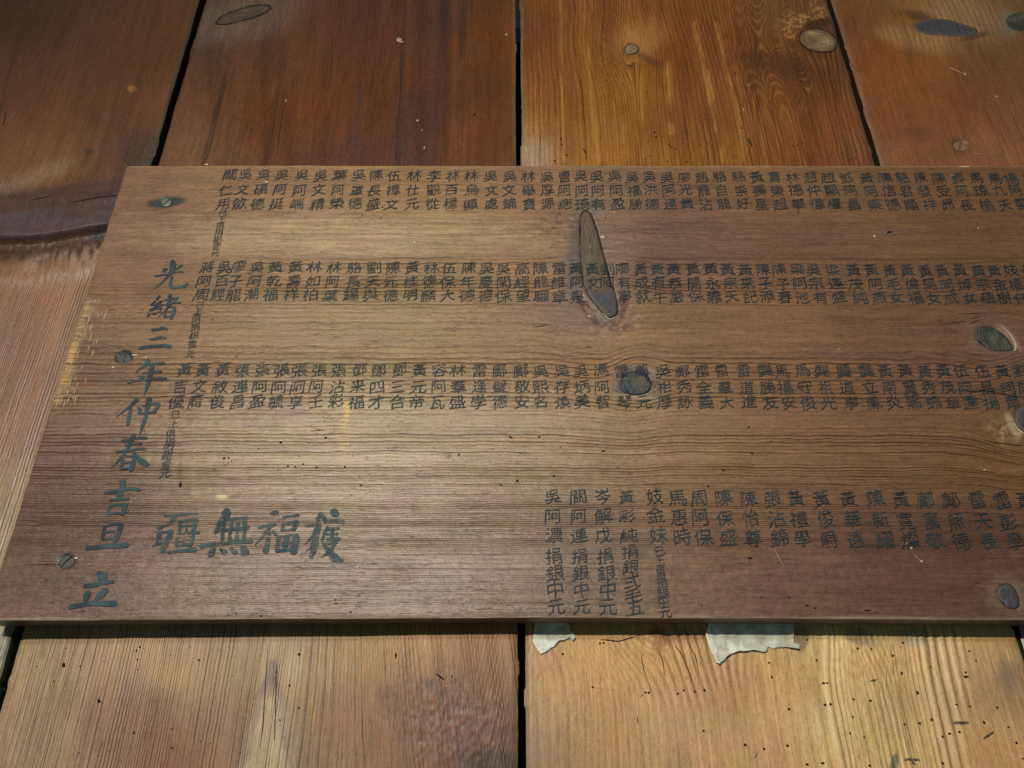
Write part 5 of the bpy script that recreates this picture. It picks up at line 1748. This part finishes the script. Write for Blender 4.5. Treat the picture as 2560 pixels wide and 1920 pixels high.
BIG[(370, 1260, 8.848)] = [
    ("疆", [[(370, 268, 45), (600, 250, 45), (850, 225, 50), (1085, 215, 52)], [(590, 275, 95), (550, 370, 110), (470, 450, 60), (320, 495, 40), (195, 530, 18)],
            [(290, 520, 80), (262, 600, 80), (235, 700, 90)], [(280, 655, 40), (400, 622, 46), (510, 625, 100)], [(505, 650, 100), (440, 800, 105), (330, 1020, 108)],
            [(90, 942, 16), (230, 868, 60), (380, 825, 52)], [(240, 740, 84), (222, 870, 66)],
            [(672, 402, 44), (850, 366, 48), (1040, 340, 64)], [(712, 410, 60), (700, 600, 60)], [(1068, 360, 90), (1000, 595, 80)], [(720, 500, 30), (1020, 470, 30)],
            [(862, 400, 34), (850, 600, 34)], [(645, 682, 50), (880, 650, 52), (1125, 632, 55)], [(642, 765, 60), (632, 925, 60)], [(650, 748, 36), (1010, 712, 46)],
            [(1008, 725, 70), (940, 905, 70)], [(680, 832, 25), (920, 802, 25)], [(800, 740, 30), (780, 920, 30)], [(622, 932, 50), (940, 902, 50)],
            [(455, 1070, 60), (700, 1042, 62), (1040, 1010, 84)]]),
    ("無", [[(1740, 190, 150), (1690, 330, 130), (1560, 500, 100), (1490, 640, 50)], [(1700, 360, 50), (1950, 332, 52), (2190, 312, 62)],
            [(1485, 620, 50), (1800, 572, 52), (2215, 522, 70)], [(1690, 400, 60), (1640, 830, 60)], [(1850, 380, 60), (1800, 830, 60)],
            [(2000, 362, 60), (1960, 820, 60)], [(2150, 345, 70), (2120, 800, 60)], [(1195, 935, 90), (1500, 882, 72), (1900, 842, 74), (2280, 820, 80)],
            [(1450, 990, 80), (1390, 1110, 108)], [(1600, 1000, 40), (1700, 1075, 92)], [(1830, 985, 50), (1930, 1065, 92)], [(2100, 960, 90), (2150, 1080, 136)]])]
BIG[(620, 1260, 8.848)] = [
    ("福", [[(500, 205, 36), (620, 200, 92), (680, 225, 40)], [(250, 520, 50), (420, 482, 52), (600, 442, 40)], [(590, 452, 48), (420, 580, 52), (300, 750, 45), (150, 915, 14)],
            [(470, 620, 70), (440, 850, 72), (392, 1040, 98)], [(560, 605, 60), (610, 670, 70)], [(780, 290, 40), (950, 270, 50), (1105, 252, 60)],
            [(772, 470, 60), (760, 595, 60)], [(775, 455, 45), (920, 425, 50), (1070, 405, 88)], [(1060, 440, 88), (1010, 575, 70)], [(765, 600, 40), (1000, 562, 40)],
            [(672, 750, 70), (642, 1040, 70)], [(665, 732, 36), (900, 702, 36), (1085, 685, 50)], [(1068, 735, 118), (1010, 1045, 126)], [(680, 880, 42), (1000, 850, 42)],
            [(850, 765, 100), (800, 1020, 80)], [(645, 1040, 50), (1000, 1012, 60)]]),
    ("獲", [[(1545, 590, 80), (1420, 720, 50), (1265, 885, 22)], [(1545, 300, 50), (1560, 500, 86), (1505, 640, 118), (1480, 800, 120), (1462, 950, 128), (1400, 1175, 70)],
            [(1470, 905, 30), (1370, 990, 30), (1280, 1052, 12)], [(1275, 490, 50), (1400, 470, 50), (1540, 450, 40)], [(1600, 230, 88), (1700, 340, 80)],
            [(1900, 185, 130), (1940, 215, 120)], [(1700, 402, 60), (1900, 372, 62), (2110, 390, 70)], [(1760, 520, 50), (1700, 640, 52), (1645, 795, 50)],
            [(1780, 560, 50), (1990, 540, 60)], [(1760, 680, 45), (1975, 660, 45)], [(1755, 790, 50), (2025, 770, 60)], [(1880, 560, 60), (1850, 800, 50)],
            [(1660, 868, 50), (1800, 860, 60), (1945, 850, 60)], [(1900, 900, 60), (1800, 1060, 70), (1610, 1190, 14)],
            [(1665, 885, 50), (1780, 1040, 90), (1900, 1175, 130), (2020, 1245, 88), (2115, 1240, 20)]])]
for (ox, oy, sc), chars in BIG.items():
    for ch, strokes in chars:
        V, F = [], []
        for i, st in enumerate(strokes):
            kw = 1.24 if ch == "疆" else 1.38 if ch in "疆無福獲" else 1.08
            P = [(ox + x / sc, oy + y / sc, kw * w / sc) for x, y, w in st]
            ribbon_geo(P, S0, LOFF + 0.000012 * i, V, F, True, 0.0, 5, .05)
        worn = ch in "疆無福獲"
        o = mesh_obj("large_character", V, orient(V, F), M['teal_worn' if worn else 'teal'], board)
        follow_grain(o)
        on_board(o)
